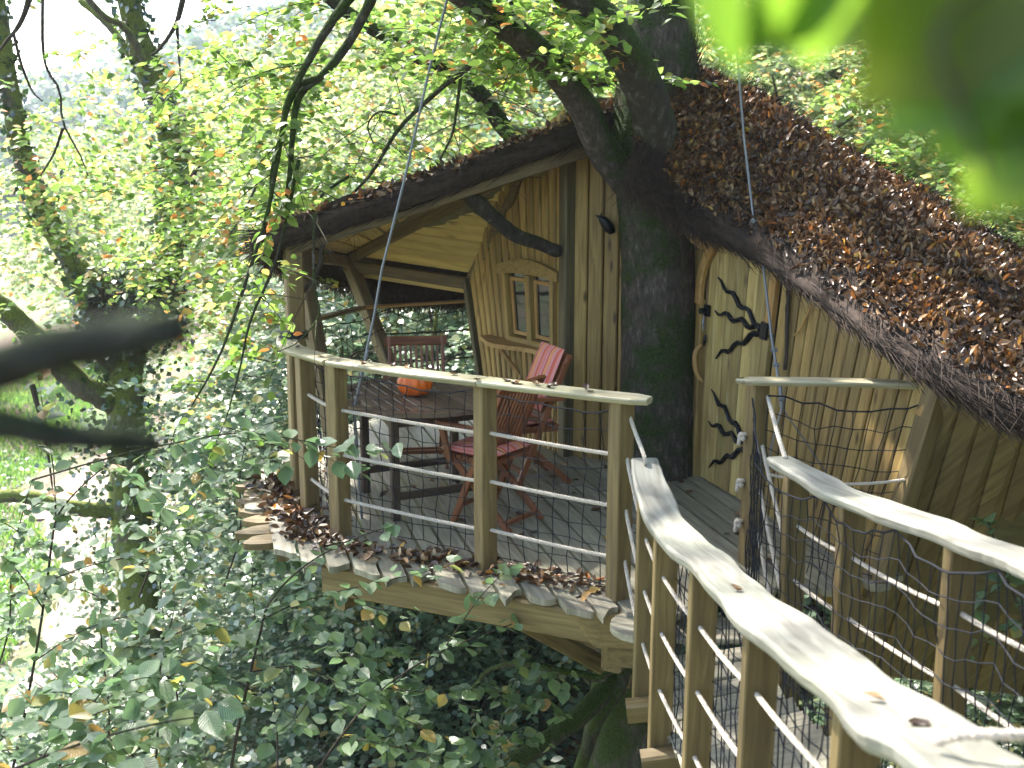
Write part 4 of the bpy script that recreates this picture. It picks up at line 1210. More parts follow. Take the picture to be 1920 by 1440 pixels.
keep = ~((lp[:, 2] < 2.75) & (lp[:, 0] > -1.25) & (lp[:, 1] < 8.6)) & ~((lp[:, 2] < 2.0) & (lp[:, 0] > -1.3))
V, F = leaves(lp[keep], ldir[keep], lno[keep], (.055 + .03 * rng.random(len(lp)))[keep], LEAF7, 1.15)
link('foliage', raw_mesh('foliage', V - wl(BE), F, M['leaf_near']), BE, kind='stuff')
mb = MB()
for i in range(0, len(TP), 2):
    u = np.linspace(0, 1, 4)[:, None]
    mb.tube(TP[i] + TD[i] * TL[i] * u - UPZ * .25 * TL[i] * u * u, [.004, .0035, .0025, .0015], 3, cap=False)
mb.build('twigs', M['twig'], BE, kind='stuff')
# high crown, above the picture: it shades the roof and deck
n_ = 2300
ang = rng.random(n_) * 2 * math.pi; rad = np.sqrt(rng.random(n_)) * 6.6
Pc = np.c_[-.1 + np.cos(ang) * rad, 7.6 + np.sin(ang) * rad, 5.3 + 3.0 * rng.random(n_) - .025 * rad ** 2]
Dc = np.c_[np.cos(ang), np.sin(ang), -.1 + .3 * rng.normal(size=n_)]
lp, ldir, lno = twigs(rng, Pc, Dc, .9, 22, .2, .5)
V, F = leaves(lp, ldir, lno, .075 + .03 * rng.random(len(lp)), LEAF4, 1.2)
link('crown', raw_mesh('crown', V - wl(BE), F, M['leaf_crown']), BE, kind='stuff')
# roots and low limbs beneath the deck
limb([A(.95, 7.8, -.75), at(1165, 1245, 7.4), at(1100, 1330, 7.1), at(1010, 1400, 6.9), at(930, 1450, 6.8)], .08, .06, BE, k=20)
limb([A(.85, 7.7, -.55), at(1170, 1260, 7.3), at(1120, 1350, 7.2), at(1085, 1450, 7.2)], .05, .045, BE, mat='limb_bark', k=20)
limb([A(.9, 7.8, -.3), at(1150, 1245, 7.2), at(1080, 1262, 7.2), at(990, 1245, 7.3), at(920, 1255, 7.5), at(880, 1300, 7.6)], .035, .012, BE, k=20)

# ------------------------------------------------------------------ old mossy tree at the left
OT = thing('old_tree', 'old many-stemmed mossy tree with ivy and a clump of dead twigs', 'tree', (-5.0, 14, float(ground_z(-5.0, 14))))
YT = 14
limb([at(300, 1420, YT), at(270, 1200, YT), at(250, 1000, YT), at(235, 800, YT), at(235, 700, YT), at(250, 610, YT)], .28, .2, OT, 'trunk', 'old_bark', 14, .07)
STEMS = [([(245, 640, 14), (300, 570, 14), (318, 460, 14), (330, 340, 14), (320, 260, 14), (298, 180, 14), (262, 80, 14), (240, 0, 14), (225, -120, 14)], .25, .15),
         ([(230, 720, 14), (190, 640, 13.8), (165, 560, 13.8), (135, 495, 13.7), (80, 390, 13.6), (45, 300, 13.5), (20, 180, 13.4), (0, 60, 13.4), (-20, -100, 13.4)], .17, .13),
         ([(240, 640, 14), (215, 560, 13.8), (160, 505, 13.7), (125, 480, 13.7)], .12, .1),
         ([(225, 760, 14), (150, 720, 13.6), (80, 650, 13.4), (20, 590, 13.2), (-60, 530, 13)], .2, .14),
         ([(320, 260, 14), (275, 160, 14.2), (215, 60, 14.3), (150, 0, 14.4)], .07, .05),
         ([(300, 175, 14), (240, 60, 13.6), (195, 30, 13.4), (150, -20, 13.3)], .06, .04),
         ([(230, 960, 14), (120, 950, 13.6), (40, 930, 13.4), (-40, 935, 13.3)], .13, .09)]
oskel = []
for pts, r0, r1 in STEMS:
    o_, P = limb([at(*p) for p in pts], r0 * .82, r1 * .82, OT, 'limb', 'old_bark', 11, .07); oskel.append(P)
# dark twigs hanging at the far left
for pts in ([(60, -20), (40, 40), (10, 80), (-20, 120)], [(80, -20), (80, 80), (88, 130), (112, 170), (118, 230), (150, 290), (165, 330)], [(25, 60), (40, 120), (60, 170), (80, 190)], [(118, 240), (100, 290), (75, 330)],
            [(345, -10), (330, 45), (300, 90), (280, 105)], [(332, 50), (335, 100), (340, 160)], [(390, 250), (375, 310), (350, 340), (345, 380)], [(500, 300), (480, 350), (450, 410), (430, 440)], [(60, 720), (75, 780), (90, 850), (100, 930)]):
    limb([at(x, y, 10.5) for x, y in pts], .03 if pts[0][0] in (60, 345) else .016, .006, OT, 'branch', 'twig', 6, .05, 14)
# ivy
ip = []
for P, r in ((oskel[0], .25), (oskel[1], .18)):
    k = rng.integers(0, len(P) - 1, 700); a = rng.random(700) * 2 * math.pi
    ip.append(P[k] + np.c_[np.cos(a), np.sin(a), .3 * rng.normal(size=700)] * (r * np.linspace(1, .7, len(P))[k] * (1.0 + .2 * rng.random(700)))[:, None])
k = 1500
ip.append(at(245, 850, 14) + rng.normal(size=(k, 3)) * A(.42, .42, 1.1)); ip.append(at(255, 580, 13.8) + rng.normal(size=(700, 3)) * A(.3, .3, .28))
ip = np.vstack(ip)
V, F = leaves(ip, rng.normal(size=ip.shape) + A(0, 0, -.6), rng.normal(size=ip.shape) * .6 + A(0, -1, .4), .06 + .05 * rng.random(len(ip)), LEAF5, 1.5)
link('ivy', raw_mesh('ivy', V - wl(OT), F, M['leaf_ivy']), OT, kind='stuff')
# clump of dead twigs
mb = MB()
for i in range(160):
    c = at(228 + rng.normal() * 16, 570 + rng.normal() * 16, 13.6); d = nrm(rng.normal(size=3)) * .35
    mb.tube(polyline([c - d, c + rng.normal(size=3) * .08, c + d - UPZ * .15], 5), .007, 3, cap=False)
mb.build('twig_clump', M['twig'], OT, kind='stuff')
# bright leafage of that tree
TP, TD = [], []
for px, py, Y, n_, sx, sy in ((60, 420, 13, 60, 60, 120), (130, 180, 13, 26, 90, 90), (190, 320, 12.5, 26, 60, 60), (370, 190, 13.5, 70, 90, 60), (400, 330, 13.5, 70, 80, 90), (340, 470, 13.5, 50, 60, 90), (60, 240, 13, 30, 50, 90), (440, 480, 13, 50, 70, 70)):
    for _ in range(n_):
        TP.append(at(px + rng.normal() * sx, py + rng.normal() * sy, Y + rng.normal() * .8)); TD.append(nrm(A(rng.normal(), rng.normal(), -.15)))
lp, ldir, lno = twigs(rng, np.array(TP), np.array(TD), .6, 16, .3, .55)
V, F = leaves(lp, ldir, lno, .065 + .045 * rng.random(len(lp)), LEAF7, 1.2)
link('foliage', raw_mesh('foliage', V - wl(OT), F, M['leaf_beech']), OT, kind='stuff')


# ------------------------------------------------------------------ hillside trees and shrubs
def crown_mesh(name, rng, rx, rz, ntw, per, ls, mat, tpl=LEAF4, tl=.9):
    nc = 26
    d = nrm(rng.normal(size=(nc, 3))); cc = d * (rng.random((nc, 1)) ** .45) * A(rx, rx, rz)
    k = rng.integers(0, nc, ntw)
    P = cc[k] + rng.normal(size=(ntw, 3)) * A(rx * .2, rx * .2, rz * .09)
    D = P * A(1, 1, .15) + rng.normal(size=(ntw, 3)) * rx * .45 * A(1, 1, .35)
    lp, ld_, ln2 = twigs(rng, P, D, tl, per, .3, .5)
    V, F = leaves(lp, ld_, ln2, ls * (.7 + .6 * rng.random(len(lp))), tpl, 1.2)
    return raw_mesh(name, V, F, mat)


rng = np.random.default_rng(23)
crowns = [crown_mesh('crown', rng, 2.6, 2.9, 520, 22, .13, M['leaf_hill']), crown_mesh('crown', rng, 3.0, 2.6, 560, 22, .12, M['leaf_hill']), crown_mesh('crown', rng, 2.2, 3.2, 480, 22, .13, M['leaf_beech'])]
trunks = []
for k in range(3):
    mb = MB()
    P = polyline([A(0, 0, -.3), A(.1 * k, .05, 1.6), A(-.15, .1 * k, 3.4), A(.1, -.1, 5.4)], 14)
    mb.tube(P, np.linspace(.17, .06, 14), 8, .05)
    trunks.append(mb)
limbs_ = []
for k in range(3):
    mb = MB()
    for j in range(7):
        a = j * 2.4 + k; z0 = 2.0 + .45 * j
        P = polyline([A(0, 0, z0), A(math.cos(a) * .8, math.sin(a) * .8, z0 + .6), A(math.cos(a + .3) * 1.8, math.sin(a + .3) * 1.8, z0 + 1.3)], 8)
        mb.tube(P, np.linspace(.055, .014, 8), 5, .05)
    limbs_.append(mb)
tproto = []
LAB = ['slender green-gold woodland tree with a loose leafy crown on the hillside', 'spreading green-gold woodland tree with low wide crown on the hillside', 'tall narrow bright green woodland tree on the hillside']
for k in range(3):
    r = thing('woodland_tree', LAB[k], 'tree', (0, 0, 0), 'woodland trees on the hillside')
    trunks[k].build('trunk', M['old_bark'], r, smooth=True); limbs_[k].build('limb', M['old_bark'], r, smooth=True, kind='stuff')
    link('crown', crowns[k], r, (0, 0, 4.6), kind='stuff')
    tproto.append(r)
spots = []
for (x, y, s) in [(-3.2, 19, .9), (-1.2, 21, 1.0), (.8, 20, 1.05), (2.8, 19, 1.05), (4.6, 17, 1.0), (6.2, 15, .9), (7.6, 18, 1.0), (-4.8, 24, 1.1), (-2.2, 26, 1.1), (.2, 27, 1.2), (2.6, 26, 1.2), (5.2, 25, 1.2), (8.2, 24, 1.2), (11, 22, 1.2), (-6.6, 30, 1.1), (-4, 33, 1.2), (-1, 34, 1.4), (2.5, 35, 1.4), (6.5, 34, 1.5), (11, 32, 1.5), (-8, 40, 1.2), (-4.5, 44, 1.5), (0, 46, 1.7), (5, 46, 1.8), (10, 45, 1.8), (-12, 46, 1.1), (-17, 44, 1.0), (14, 40, 1.8), (9, 14, .9), (4.4, 12.2, .62), (6.4, 11.6, .7), (-16, 60, 1.3), (-23, 62, 1.3), (-10, 62, 1.7), (-28, 75, 1.5), (-20, 80, 1.5), (8.2, 1.0, 1.3), (5.2, -4.5, 1.4), (9, 4.8, 1.4), (9.5, -2, 1.5), (.8, -7, 1.5), (-3, -9.5, 1.6), (5, -8.5, 1.6), (9.5, 9, 1.3)]:
    spots.append((x, y, s))
def place_words(x, y):
    if y < 10: return 'added for shade across from the end wall' if y > 0 else 'added for shade behind the bridge start'  # trees out of view, added to darken the front-facing walls
    u = x / y
    if u < -.26: return 'beyond the old mossy tree' if y < 50 else 'far down the valley'
    if u < -.12: return 'between the old mossy tree and the porch'
    if u < .06: return 'behind the porch roof' if y < 25 else 'high on the slope behind the porch roof'
    if u < .2: return 'behind the big beech trunk'
    return 'behind the thatched ridge' if y < 30 else 'high on the slope behind the thatched ridge'


KIND = ['slender gold-green tree with a loose crown', 'spreading gold-green tree with a low wide crown', 'tall narrow bright green tree']
for i, (x, y, s) in enumerate(spots):
    k = i % 3
    o_ = tproto[k] if i < 3 else copy_tree(tproto[k])
    o_.location = (x, y, float(ground_z(x, y)) - .1); o_.rotation_euler = (0, 0, i * 2.4); o_.scale = (s, s, s * (.9 + .2 * random.random()))
    o_['label'] = KIND[k] + ' ' + place_words(x, y)


UT = []
for k in range(2):
    r = thing('sapling', 'young broad-leaved tree with cool green layered leaves', 'tree', (0, 0, 0), 'young understory trees behind the porch')
    mb = MB(); mb.tube(polyline([A(0, 0, -.3), A(.1, .05, 1.5), A(-.1 + .2 * k, .1, 3.2), A(.05, -.1, 5.2)], 12), np.linspace(.07, .02, 12), 7, .04)
    mb.build('trunk', M['old_bark'], r, smooth=True)
    mb = MB()
    for j in range(12):
        a = j * 2.4 + k; z0 = 1.2 + .33 * j
        mb.tube(polyline([A(0, 0, z0), A(math.cos(a) * .6, math.sin(a) * .6, z0 + .3), A(math.cos(a + .2) * 1.4, math.sin(a + .2) * 1.4, z0 + .45)], 6), np.linspace(.02, .006, 6), 4)
    mb.build('limb', M['twig'], r, kind='stuff')
    link('crown', crown_mesh('crown', rng, 1.5, 2.4, 330, 20, .088, M['leaf_shrub'], LEAF6, .7), r, (0, 0, 3.3), kind='stuff')
    UT.append(r)
UW = ['left of the leaning rear post', 'seen between the rear posts', 'seen behind the slatted chair', 'beside the leaning corner post', 'below the porch eave', 'behind the window wall', 'next to the old mossy tree', 'deep behind the rear railing', 'under the gold-green trees', 'rising behind the rear eave', 'beyond the corner post', 'beside the drooping branches', 'between drooping branches and old tree']
for i, (x, y, sc_) in enumerate([(-1.9, 12.3, 1.0), (-.9, 12.7, 1.0), (.2, 12.6, 1.0), (-2.6, 13.6, .8), (-1.4, 14.2, 1.15), (1.4, 13.4, 1.0), (-2.2, 16.2, 1.1), (-.3, 14.6, 1.15), (.9, 15.6, 1.2), (-2.5, 14.6, 1.1), (-.2, 16.4, 1.1), (-3.0, 16.5, 1.0), (-1.0, 17, 1.1)]):
    o_ = UT[i % 2] if i < 2 else copy_tree(UT[i % 2])
    o_.location = (x, y, float(ground_z(x, y)) - .1); o_.rotation_euler = (0, 0, i * 1.9); o_.scale = (sc_, sc_, sc_)
    o_['label'] = 'young broad-leaved tree with cool green layered leaves ' + UW[i]


def shrub_mesh(rng, r, h, n, per, ls, mat, tpl=LEAF6):
    a = rng.random(n) * 2 * math.pi; q = np.sqrt(rng.random(n)) * r
    P = np.c_[np.cos(a) * q, np.sin(a) * q, h * (.15 + .85 * rng.random(n)) * (1 - .45 * (q / r) ** 2)]
    D = np.c_[np.cos(a) + .5 * rng.normal(size=n), np.sin(a) + .5 * rng.normal(size=n), .25 + .35 * rng.normal(size=n)]
    lp, ld_, ln2 = twigs(rng, P, D, .5, per, .35, .35)
    V, F = leaves(lp, ld_, ln2, ls * (.7 + .6 * rng.random(len(lp))), tpl, 1.15)
    return raw_mesh('foliage', V, F, mat)


sproto = []
SL = ['rounded shrub with glossy blue-green leaves on the slope', 'loose arching shrub with glossy green leaves on the slope', 'low broad-leaved shrub on the slope']
for k, (r, h, n, ls) in enumerate(((1.0, 1.7, 210, .085), (1.2, 2.3, 230, .08), (1.1, 1.1, 190, .095))):
    t = thing('shrub', SL[k], 'shrub', (0, 0, 0), 'shrubs on the slope below and behind the tree house')
    mb = MB()
    for j in range(6):
        a = j * 1.05
        mb.tube(polyline([A(.05 * math.cos(a), .05 * math.sin(a), -.2), A(.2 * math.cos(a), .2 * math.sin(a), h * .4), A(.6 * r * math.cos(a + .3), .6 * r * math.sin(a + .3), h * .85)], 7), np.linspace(.02, .006, 7), 5)
    mb.build('stems', M['twig'], t, kind='stuff')
    link('foliage', shrub_mesh(rng, r, h, n, 14, ls, M['leaf_shrub']), t, kind='stuff')
    sproto.append(t)
cnt = 0
pts_s = []
for y in np.arange(8.5, 26, 1.55):
    for x in np.arange(-.36 * y - 1, .32 * y + 2.5, 1.5):
        xx, y2 = x + rng.normal() * .4, y + rng.normal() * .4
        if y2 < 11.2 and xx > -2.6 and xx < 2.0: continue          # under and around the deck
        if (xx - .9) ** 2 + (y2 - 8) ** 2 < 2: continue
        if y2 < 10.2 and xx > 2: continue
        # keep the sandy path and the old tree open
        if abs(xx - np.interp(y2, [13, 15.8, 18.6, 22.5, 29], [-13, -9.6, -7.6, -8.2, -12])) < 1.3: continue
        if y2 > 15.5 and xx < np.interp(y2, [15, 20], [-6, -8]): continue
        if -.40 < xx / y2 < -.27 and y2 < 15.5 and rng.random() < .75: continue
        if y2 > 17 and rng.random() < .35: continue
        pts_s.append((xx, y2))
for (x, y) in [(-1.9, 10.6), (-1.0, 12.0), (.1, 12.2), (1.0, 12.4), (-2.2, 9.4), (-3.0, 8.4), (-2.6, 12), (-.6, 8.6), (-1.4, 8.2), (.3, 9.2), (3.6, 8.6), (4.6, 8.0), (3.2, 9.8), (4.9, 9.6)]:
    pts_s.append((x, y))
for i, (x, y) in enumerate(pts_s):
    k = i % 3
    o_ = sproto[k] if i < 3 else copy_tree(sproto[k])
    s = .8 + .45 * rng.random()
    lift = 0
    o_.location = (x, y, float(ground_z(x, y)) - .05); o_.rotation_euler = (0, 0, i * 1.7); o_.scale = (s, s, s * (1.25 if y > 11.5 else .9))
    u_ = x / y
    wh = ('under the deck beam' if y < 11 and u_ > -.2 else 'below the scalloped deck corner' if y < 11 else 'around the old mossy tree' if u_ < -.2 else 'seen through the porch opening' if u_ < .0 and y < 16 else 'on the slope behind the porch' if u_ < .1 else 'behind the hut on the dark slope') if x < 2 or y > 10.5 else 'in the shade under the leaning end wall'
    o_['label'] = ['rounded shrub with glossy blue-green leaves ', 'loose arching shrub with glossy leaves ', 'low broad-leaved green shrub '][k] + wh

# ground cover, dead leaves and grass
k = 42000
yy = 7 + 26 * rng.random(k) ** 1.4; xx = (rng.random(k) * 1.1 - .55) * (yy + 4)
pt_ = np.interp(yy, [13, 15.8, 18.6, 22.5, 29], [-13, -9.6, -7.6, -8.2, -12])
ok = np.abs(xx - pt_) > 1.25
xx, yy = xx[ok], yy[ok]; k = len(xx)
Pg = np.c_[xx, yy, ground_z(xx, yy) + .03 + .22 * rng.random(k) ** 2]
green = rng.random(k) < .72
for sel, mt, nm, lab in ((green, 'leaf_shrub', 'ground_ivy', 'low green leaves carpeting the woodland slope'), (~green, 'litter', 'leaf_litter', 'brown dead leaves scattered over the woodland slope')):
    q = Pg[sel].copy()
    if nm == 'leaf_litter': q[:, 2] = ground_z(q[:, 0], q[:, 1]) + .04
    V, F = leaves(q, rng.normal(size=q.shape) * A(1, 1, .2), UPZ + rng.normal(size=q.shape) * .3, .09 + .05 * rng.random(len(q)), LEAF4, 1.4)
    tag(link(nm, raw_mesh(nm, V, F, M[mt])), lab, 'ground cover', kind='stuff')
k = 26000
yy = 13 + 33 * rng.random(k); xx = np.interp(yy, [13, 46], [-5.5, -16]) - 9 * rng.random(k) + 1.0
pt_ = np.interp(yy, [13, 15.8, 18.6, 22.5, 29], [-13, -9.6, -7.6, -8.2, -12])
ok = (np.abs(xx - pt_) > 1.4); xx, yy = xx[ok], yy[ok]
q = np.c_[xx, yy, ground_z(xx, yy)]
V, F = leaves(q, UPZ + rng.normal(size=q.shape) * .35, rng.normal(size=q.shape), .18 + .16 * rng.random(len(q)), LEAF4, .3)
tag(link('grass', raw_mesh('grass', V, F, M['grass'])), 'bright green grass on the valley floor beside the path', 'grass', kind='stuff')
# far wooded hill
k = 2600
fx_, fy_ = rng.random(k) * 110 - 85, 95 + 110 * rng.random(k)
hh = 3 + 6 * rng.random(k)
P = np.repeat(np.c_[fx_, fy_, ground_z(fx_, fy_)], 22, 0)
dsp = nrm(rng.normal(size=P.shape)) * (rng.random((len(P), 1)) ** .4)
P = P + dsp * np.c_[np.full(len(P), 2.6), np.full(len(P), 2.6), np.repeat(hh, 22) * .5] + np.c_[np.zeros(len(P)), np.zeros(len(P)), np.repeat(hh, 22) * .6]
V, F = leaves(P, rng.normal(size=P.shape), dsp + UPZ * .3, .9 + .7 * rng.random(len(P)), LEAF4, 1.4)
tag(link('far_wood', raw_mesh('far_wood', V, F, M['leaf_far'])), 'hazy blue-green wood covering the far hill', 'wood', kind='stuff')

# ------------------------------------------------------------------ haze in the valley air
hm = bpy.data.materials.new('valley_haze'); hm.use_nodes = True
hn = hm.node_tree; hn.nodes.clear()
ho = hn.nodes.new("ShaderNodeOutputMaterial"); hv = hn.nodes.new("ShaderNodeVolumePrincipled")
hv.inputs["Color"].default_value = (.86, .92, 1, 1); hv.inputs["Density"].default_value = .0007; hv.inputs["Anisotropy"].default_value = .2
hn.links.new(hv.outputs[0], ho.inputs["Volume"])
hz = MB(); hz.prism([A(-130, -14, -9), A(130, -14, -9), A(130, 270, -9), A(-130, 270, -9)], 45, UPZ)
o_ = hz.build('haze', hm); o_["kind"] = "stuff"; tag(o_, 'pale morning haze filling the wooded valley', 'haze')

# ------------------------------------------------------------------ hazel shoots in front, leaf by leaf
def hazel_leaf():
    n = 7
    ts = np.linspace(0, 1, n)
    w = np.array([.02, .27, .38, .39, .31, .16, .0])
    v, g = [], []
    for i, t in enumerate(ts):
        for x in (-1, -.5, 0, .5, 1):
            z = .10 * abs(x) * w[i] * 1.6 - .10 * t * t + .012 * math.sin(t * 22) * abs(x)
            v.append((x * w[i], t, z)); g.append((abs(x) * w[i] * 1.0 - t * 1.4, x, t))
    f = [(i * 5 + j, i * 5 + j + 1, (i + 1) * 5 + j + 1, (i + 1) * 5 + j) for i in range(n - 1) for j in range(4)]
    mb = MB().add(v, f, g)
    me = bpy.data.meshes.new('leaf')
    me.from_pydata([tuple(x) for x in v], [], f)
    a = me.attributes.new("gc", 'FLOAT_VECTOR', 'POINT'); a.data.foreach_set("vector", np.array(g, np.float32).ravel())
    me.materials.append(M['leaf_hazel'])
    me.polygons.foreach_set("use_smooth", np.ones(len(me.polygons), bool)); me.update()
    return me


HL = hazel_leaf()


def place_leaf(me, parent, p, d, n_, size, name='leaf'):
    d = nrm(d); x = nrm(np.cross(d, n_)); z = np.cross(x, d)
    from mathutils import Matrix
    o_ = bpy.data.objects.new(name, me); COL.objects.link(o_)
    q = np.asarray(p) - (wl(parent) if parent is not None else 0)
    mt = Matrix(((x[0], d[0], z[0]), (x[1], d[1], z[1]), (x[2], d[2], z[2])))
    o_.rotation_euler = mt.to_euler(); o_.location = q; o_.scale = (size, size, size)
    if parent is not None: o_.parent = parent
    return o_


def shoot(label, stem, branches, ls=.085, gap=.055, r=.009, seed=1, name='hazel_shoot'):
    rg = np.random.default_rng(seed)
    S_ = polyline([at(*p) for p in stem], 24)
    root = thing(name, label, 'shrub', S_[0])
    MB().tube(S_, np.linspace(r, r * .35, 24), 7, .03).build('stem', M['twig'], root, smooth=True)
    cnt_ = 0
    paths = [S_[int(len(S_) * .35):]]
    for b in branches:
        B_ = polyline([at(*p) for p in b], 16); paths.append(B_)
        MB().tube(B_, np.linspace(r * .5, r * .15, 16), 5).build('branch', M['twig'], root, smooth=True)
    for B_ in paths:
        ln = np.linalg.norm(np.diff(B_, axis=0), axis=1).sum(); n_ = int(ln / gap)
        t = nrm(np.gradient(B_, axis=0))
        for k in range(n_):
            i = min(len(B_) - 1, int((k + rg.random()) / n_ * len(B_)))
            sd2 = nrm(np.cross(t[i], UPZ)) * (1 if k % 2 else -1)
            for rep in range(2):
                d = t[i] * .45 + sd2 * (.9 if rep == 0 else -.7) + rg.normal(size=3) * .35 - UPZ * .2
                nn = UPZ + rg.normal(size=3) * .38 + A(0, -.06, 0)
                if cnt_ >= 290: break
                place_leaf(HL, root, B_[i] + rg.normal(size=3) * .02, d, nn, ls * (.6 + .7 * rg.random())); cnt_ += 1
    return root


shoot('tall dark hazel stem forking beside the sandy path', [(10, 1500, 5.6), (40, 1370, 5.6), (70, 1210, 5.6), (88, 1090, 5.6), (100, 1000, 5.6), (112, 960, 5.6), (160, 905, 5.6), (230, 850, 5.6)],
      [[(105, 980, 5.6), (100, 880, 5.55), (85, 790, 5.5), (70, 700, 5.5)], [(88, 1090, 5.6), (170, 1060, 5.4), (260, 1040, 5.3), (330, 1010, 5.2)], [(80, 1140, 5.6), (40, 1080, 5.4), (0, 1040, 5.3), (-60, 1010, 5.2)], [(65, 1240, 5.6), (140, 1190, 5.3), (220, 1160, 5.1), (300, 1150, 5.0)], [(50, 1320, 5.6), (120, 1270, 5.2), (220, 1230, 5.0), (330, 1200, 4.9)], [(40, 1380, 5.6), (10, 1330, 5.3), (-40, 1290, 5.1)]], seed=3)
shoot('arching hazel shoot reaching up to the scalloped deck corner', [(430, 1480, 5.0), (440, 1400, 5.0), (465, 1280, 5.0), (490, 1180, 5.05), (505, 1130, 5.1), (560, 1070, 5.2), (640, 1020, 5.3), (720, 990, 5.35)],
      [[(495, 1160, 5.05), (560, 1130, 5.1), (650, 1105, 5.1), (740, 1085, 5.1), (850, 1060, 5.15)], [(470, 1260, 5.0), (560, 1250, 4.9), (650, 1290, 4.8), (740, 1340, 4.75), (860, 1395, 4.7)], [(600, 1270, 4.85), (560, 1340, 4.8), (500, 1390, 4.75)], [(455, 1320, 5.0), (400, 1260, 4.8), (330, 1230, 4.7)], [(650, 1105, 5.1), (700, 1140, 5.0), (780, 1150, 5.0)]], seed=5, ls=.08)
shoot('leafy hazel twig stretching in front of the corner posts', [(60, 900, 4.9), (200, 860, 4.95), (330, 830, 5.0), (450, 812, 5.1), (560, 825, 5.2), (640, 840, 5.3), (720, 832, 5.35)],
      [[(560, 825, 5.2), (620, 862, 5.2), (680, 880, 5.25)], [(450, 812, 5.1), (500, 850, 5.0), (540, 900, 5.0)], [(330, 830, 5.0), (380, 880, 4.9), (420, 940, 4.85)], [(200, 860, 4.95), (260, 900, 4.8), (320, 960, 4.7)]], seed=8, r=.005, ls=.085, gap=.06)
shoot('leafy hazel shoot low beneath the deck beam', [(560, 1500, 5.2), (640, 1380, 5.3), (720, 1290, 5.4), (830, 1220, 5.5), (960, 1170, 5.6)],
      [[(720, 1290, 5.4), (800, 1300, 5.3), (900, 1330, 5.3)], [(640, 1380, 5.3), (740, 1400, 5.2), (880, 1430, 5.1)], [(830, 1220, 5.5), (900, 1120, 5.4), (960, 1060, 5.35)], [(700, 1310, 5.4), (640, 1230, 5.2), (600, 1180, 5.1)]], seed=12, ls=.085)
shoot('broad-leaved hazel shoot close under the camera rail', [(-60, 1480, 3.4), (80, 1420, 3.4), (200, 1380, 3.4), (330, 1350, 3.45), (430, 1340, 3.5)],
      [[(200, 1380, 3.4), (260, 1430, 3.3), (330, 1470, 3.3)], [(80, 1420, 3.4), (120, 1360, 3.3), (180, 1310, 3.3)]], seed=15, ls=.1, gap=.08, r=.006)
shoot('green leafy shoot in the dark below the right hand rail', [(1960, 1260, 5.6), (1930, 1180, 5.6), (1890, 1090, 5.6), (1860, 1000, 5.6), (1850, 970, 5.6)],
      [[(1890, 1090, 5.6), (1850, 1120, 5.5), (1810, 1160, 5.5)], [(1920, 1160, 5.6), (1870, 1190, 5.5), (1800, 1230, 5.5)]], seed=18, ls=.085, gap=.07)

rgs = np.random.default_rng(77)
for i, (lab, bx, by, Y, tx2, ty2) in enumerate((('upright hazel shoot growing over the sandy path', 190, 1500, 6.4, 200, 1000), ('hazel shoot leaning across the foot of the old tree', 330, 1480, 6.8, 300, 930), ('low hazel shoot spreading over the path edge', 40, 1520, 4.6, 230, 1250),
                                                ('slim hazel shoot under the scalloped deck corner', 520, 1500, 7.4, 470, 990), ('leafy hazel shoot at the edge of the grass', -20, 1300, 7.2, 60, 900), ('bushy hazel shoot among the undergrowth below the joist', 780, 1520, 6.2, 700, 1180),
                                                ('hazel shoot bending towards the dark roots', 900, 1540, 6.6, 980, 1230), ('wide hazel shoot between the two forked stems', 260, 1540, 5.2, 330, 1130), ('leafy shoot hanging beside the corner post', 420, 1100, 7.8, 480, 760), ('leafy shoot spreading below the thick bare stub', 260, 1120, 7.6, 330, 800))):
    st = [(bx, by, Y), (bx * .7 + tx2 * .3 + 12, by * .7 + ty2 * .3, Y), (bx * .35 + tx2 * .65 - 8, by * .35 + ty2 * .65, Y), (tx2, ty2, Y)]
    bs_ = []
    for j in range(7):
        u_ = .25 + .1 * j
        x0, y0 = bx + (tx2 - bx) * u_, by + (ty2 - by) * u_
        sg_ = -1 if j % 2 else 1
        w_ = 620 / Y * (.7 + .5 * rgs.random())
        bs_.append([(x0, y0, Y), (x0 + sg_ * w_ * .5, y0 - 20, Y - .3), (x0 + sg_ * w_, y0 - 10 + 30 * rgs.random(), Y - .5 + rgs.random() * .6)])
    shoot(lab, st, bs_, ls=.088, gap=.058, r=.008, seed=40 + i)

# ------------------------------------------------------------------ out of focus twigs and leaves near the lens
FB = thing('bare_branch', 'thick blurred bare grey branch stub reaching in at the side', 'branch', at(-120, 730, .52))
MB().tube(polyline([at(-120, 730, .52), at(0, 690, .5), at(120, 650, .49), at(240, 630, .48), at(315, 617, .47), at(352, 612, .47)], 16), np.linspace(.0135, .0078, 16), 9, .05).build('stem', M['dark_twig'], FB, smooth=True)
FB = thing('bare_branch', 'thin blurred drooping branch tip below a thicker stub', 'branch', at(-120, 780, .52))
MB().tube(polyline([at(-120, 780, .52), at(0, 795, .5), at(120, 818, .49), at(240, 826, .49), at(300, 831, .49)], 14), np.linspace(.0102, .0064, 14), 8, .05).build('stem', M['dark_twig'], FB, smooth=True)
SP = thing('leaf_spray', 'large blurred bright green beech leaves hanging close to the lens', 'leaves', at(1960, -60, .4))
MB().tube(polyline([at(2100, -200, .42), at(1900, -60, .41), at(1760, 60, .41), at(1800, 200, .41), at(1850, 330, .41)], 14), .0016, 5).build('twig', M['twig'], SP)
NL = HL.copy(); NL.materials.clear(); NL.materials.append(M['leaf_spray'])
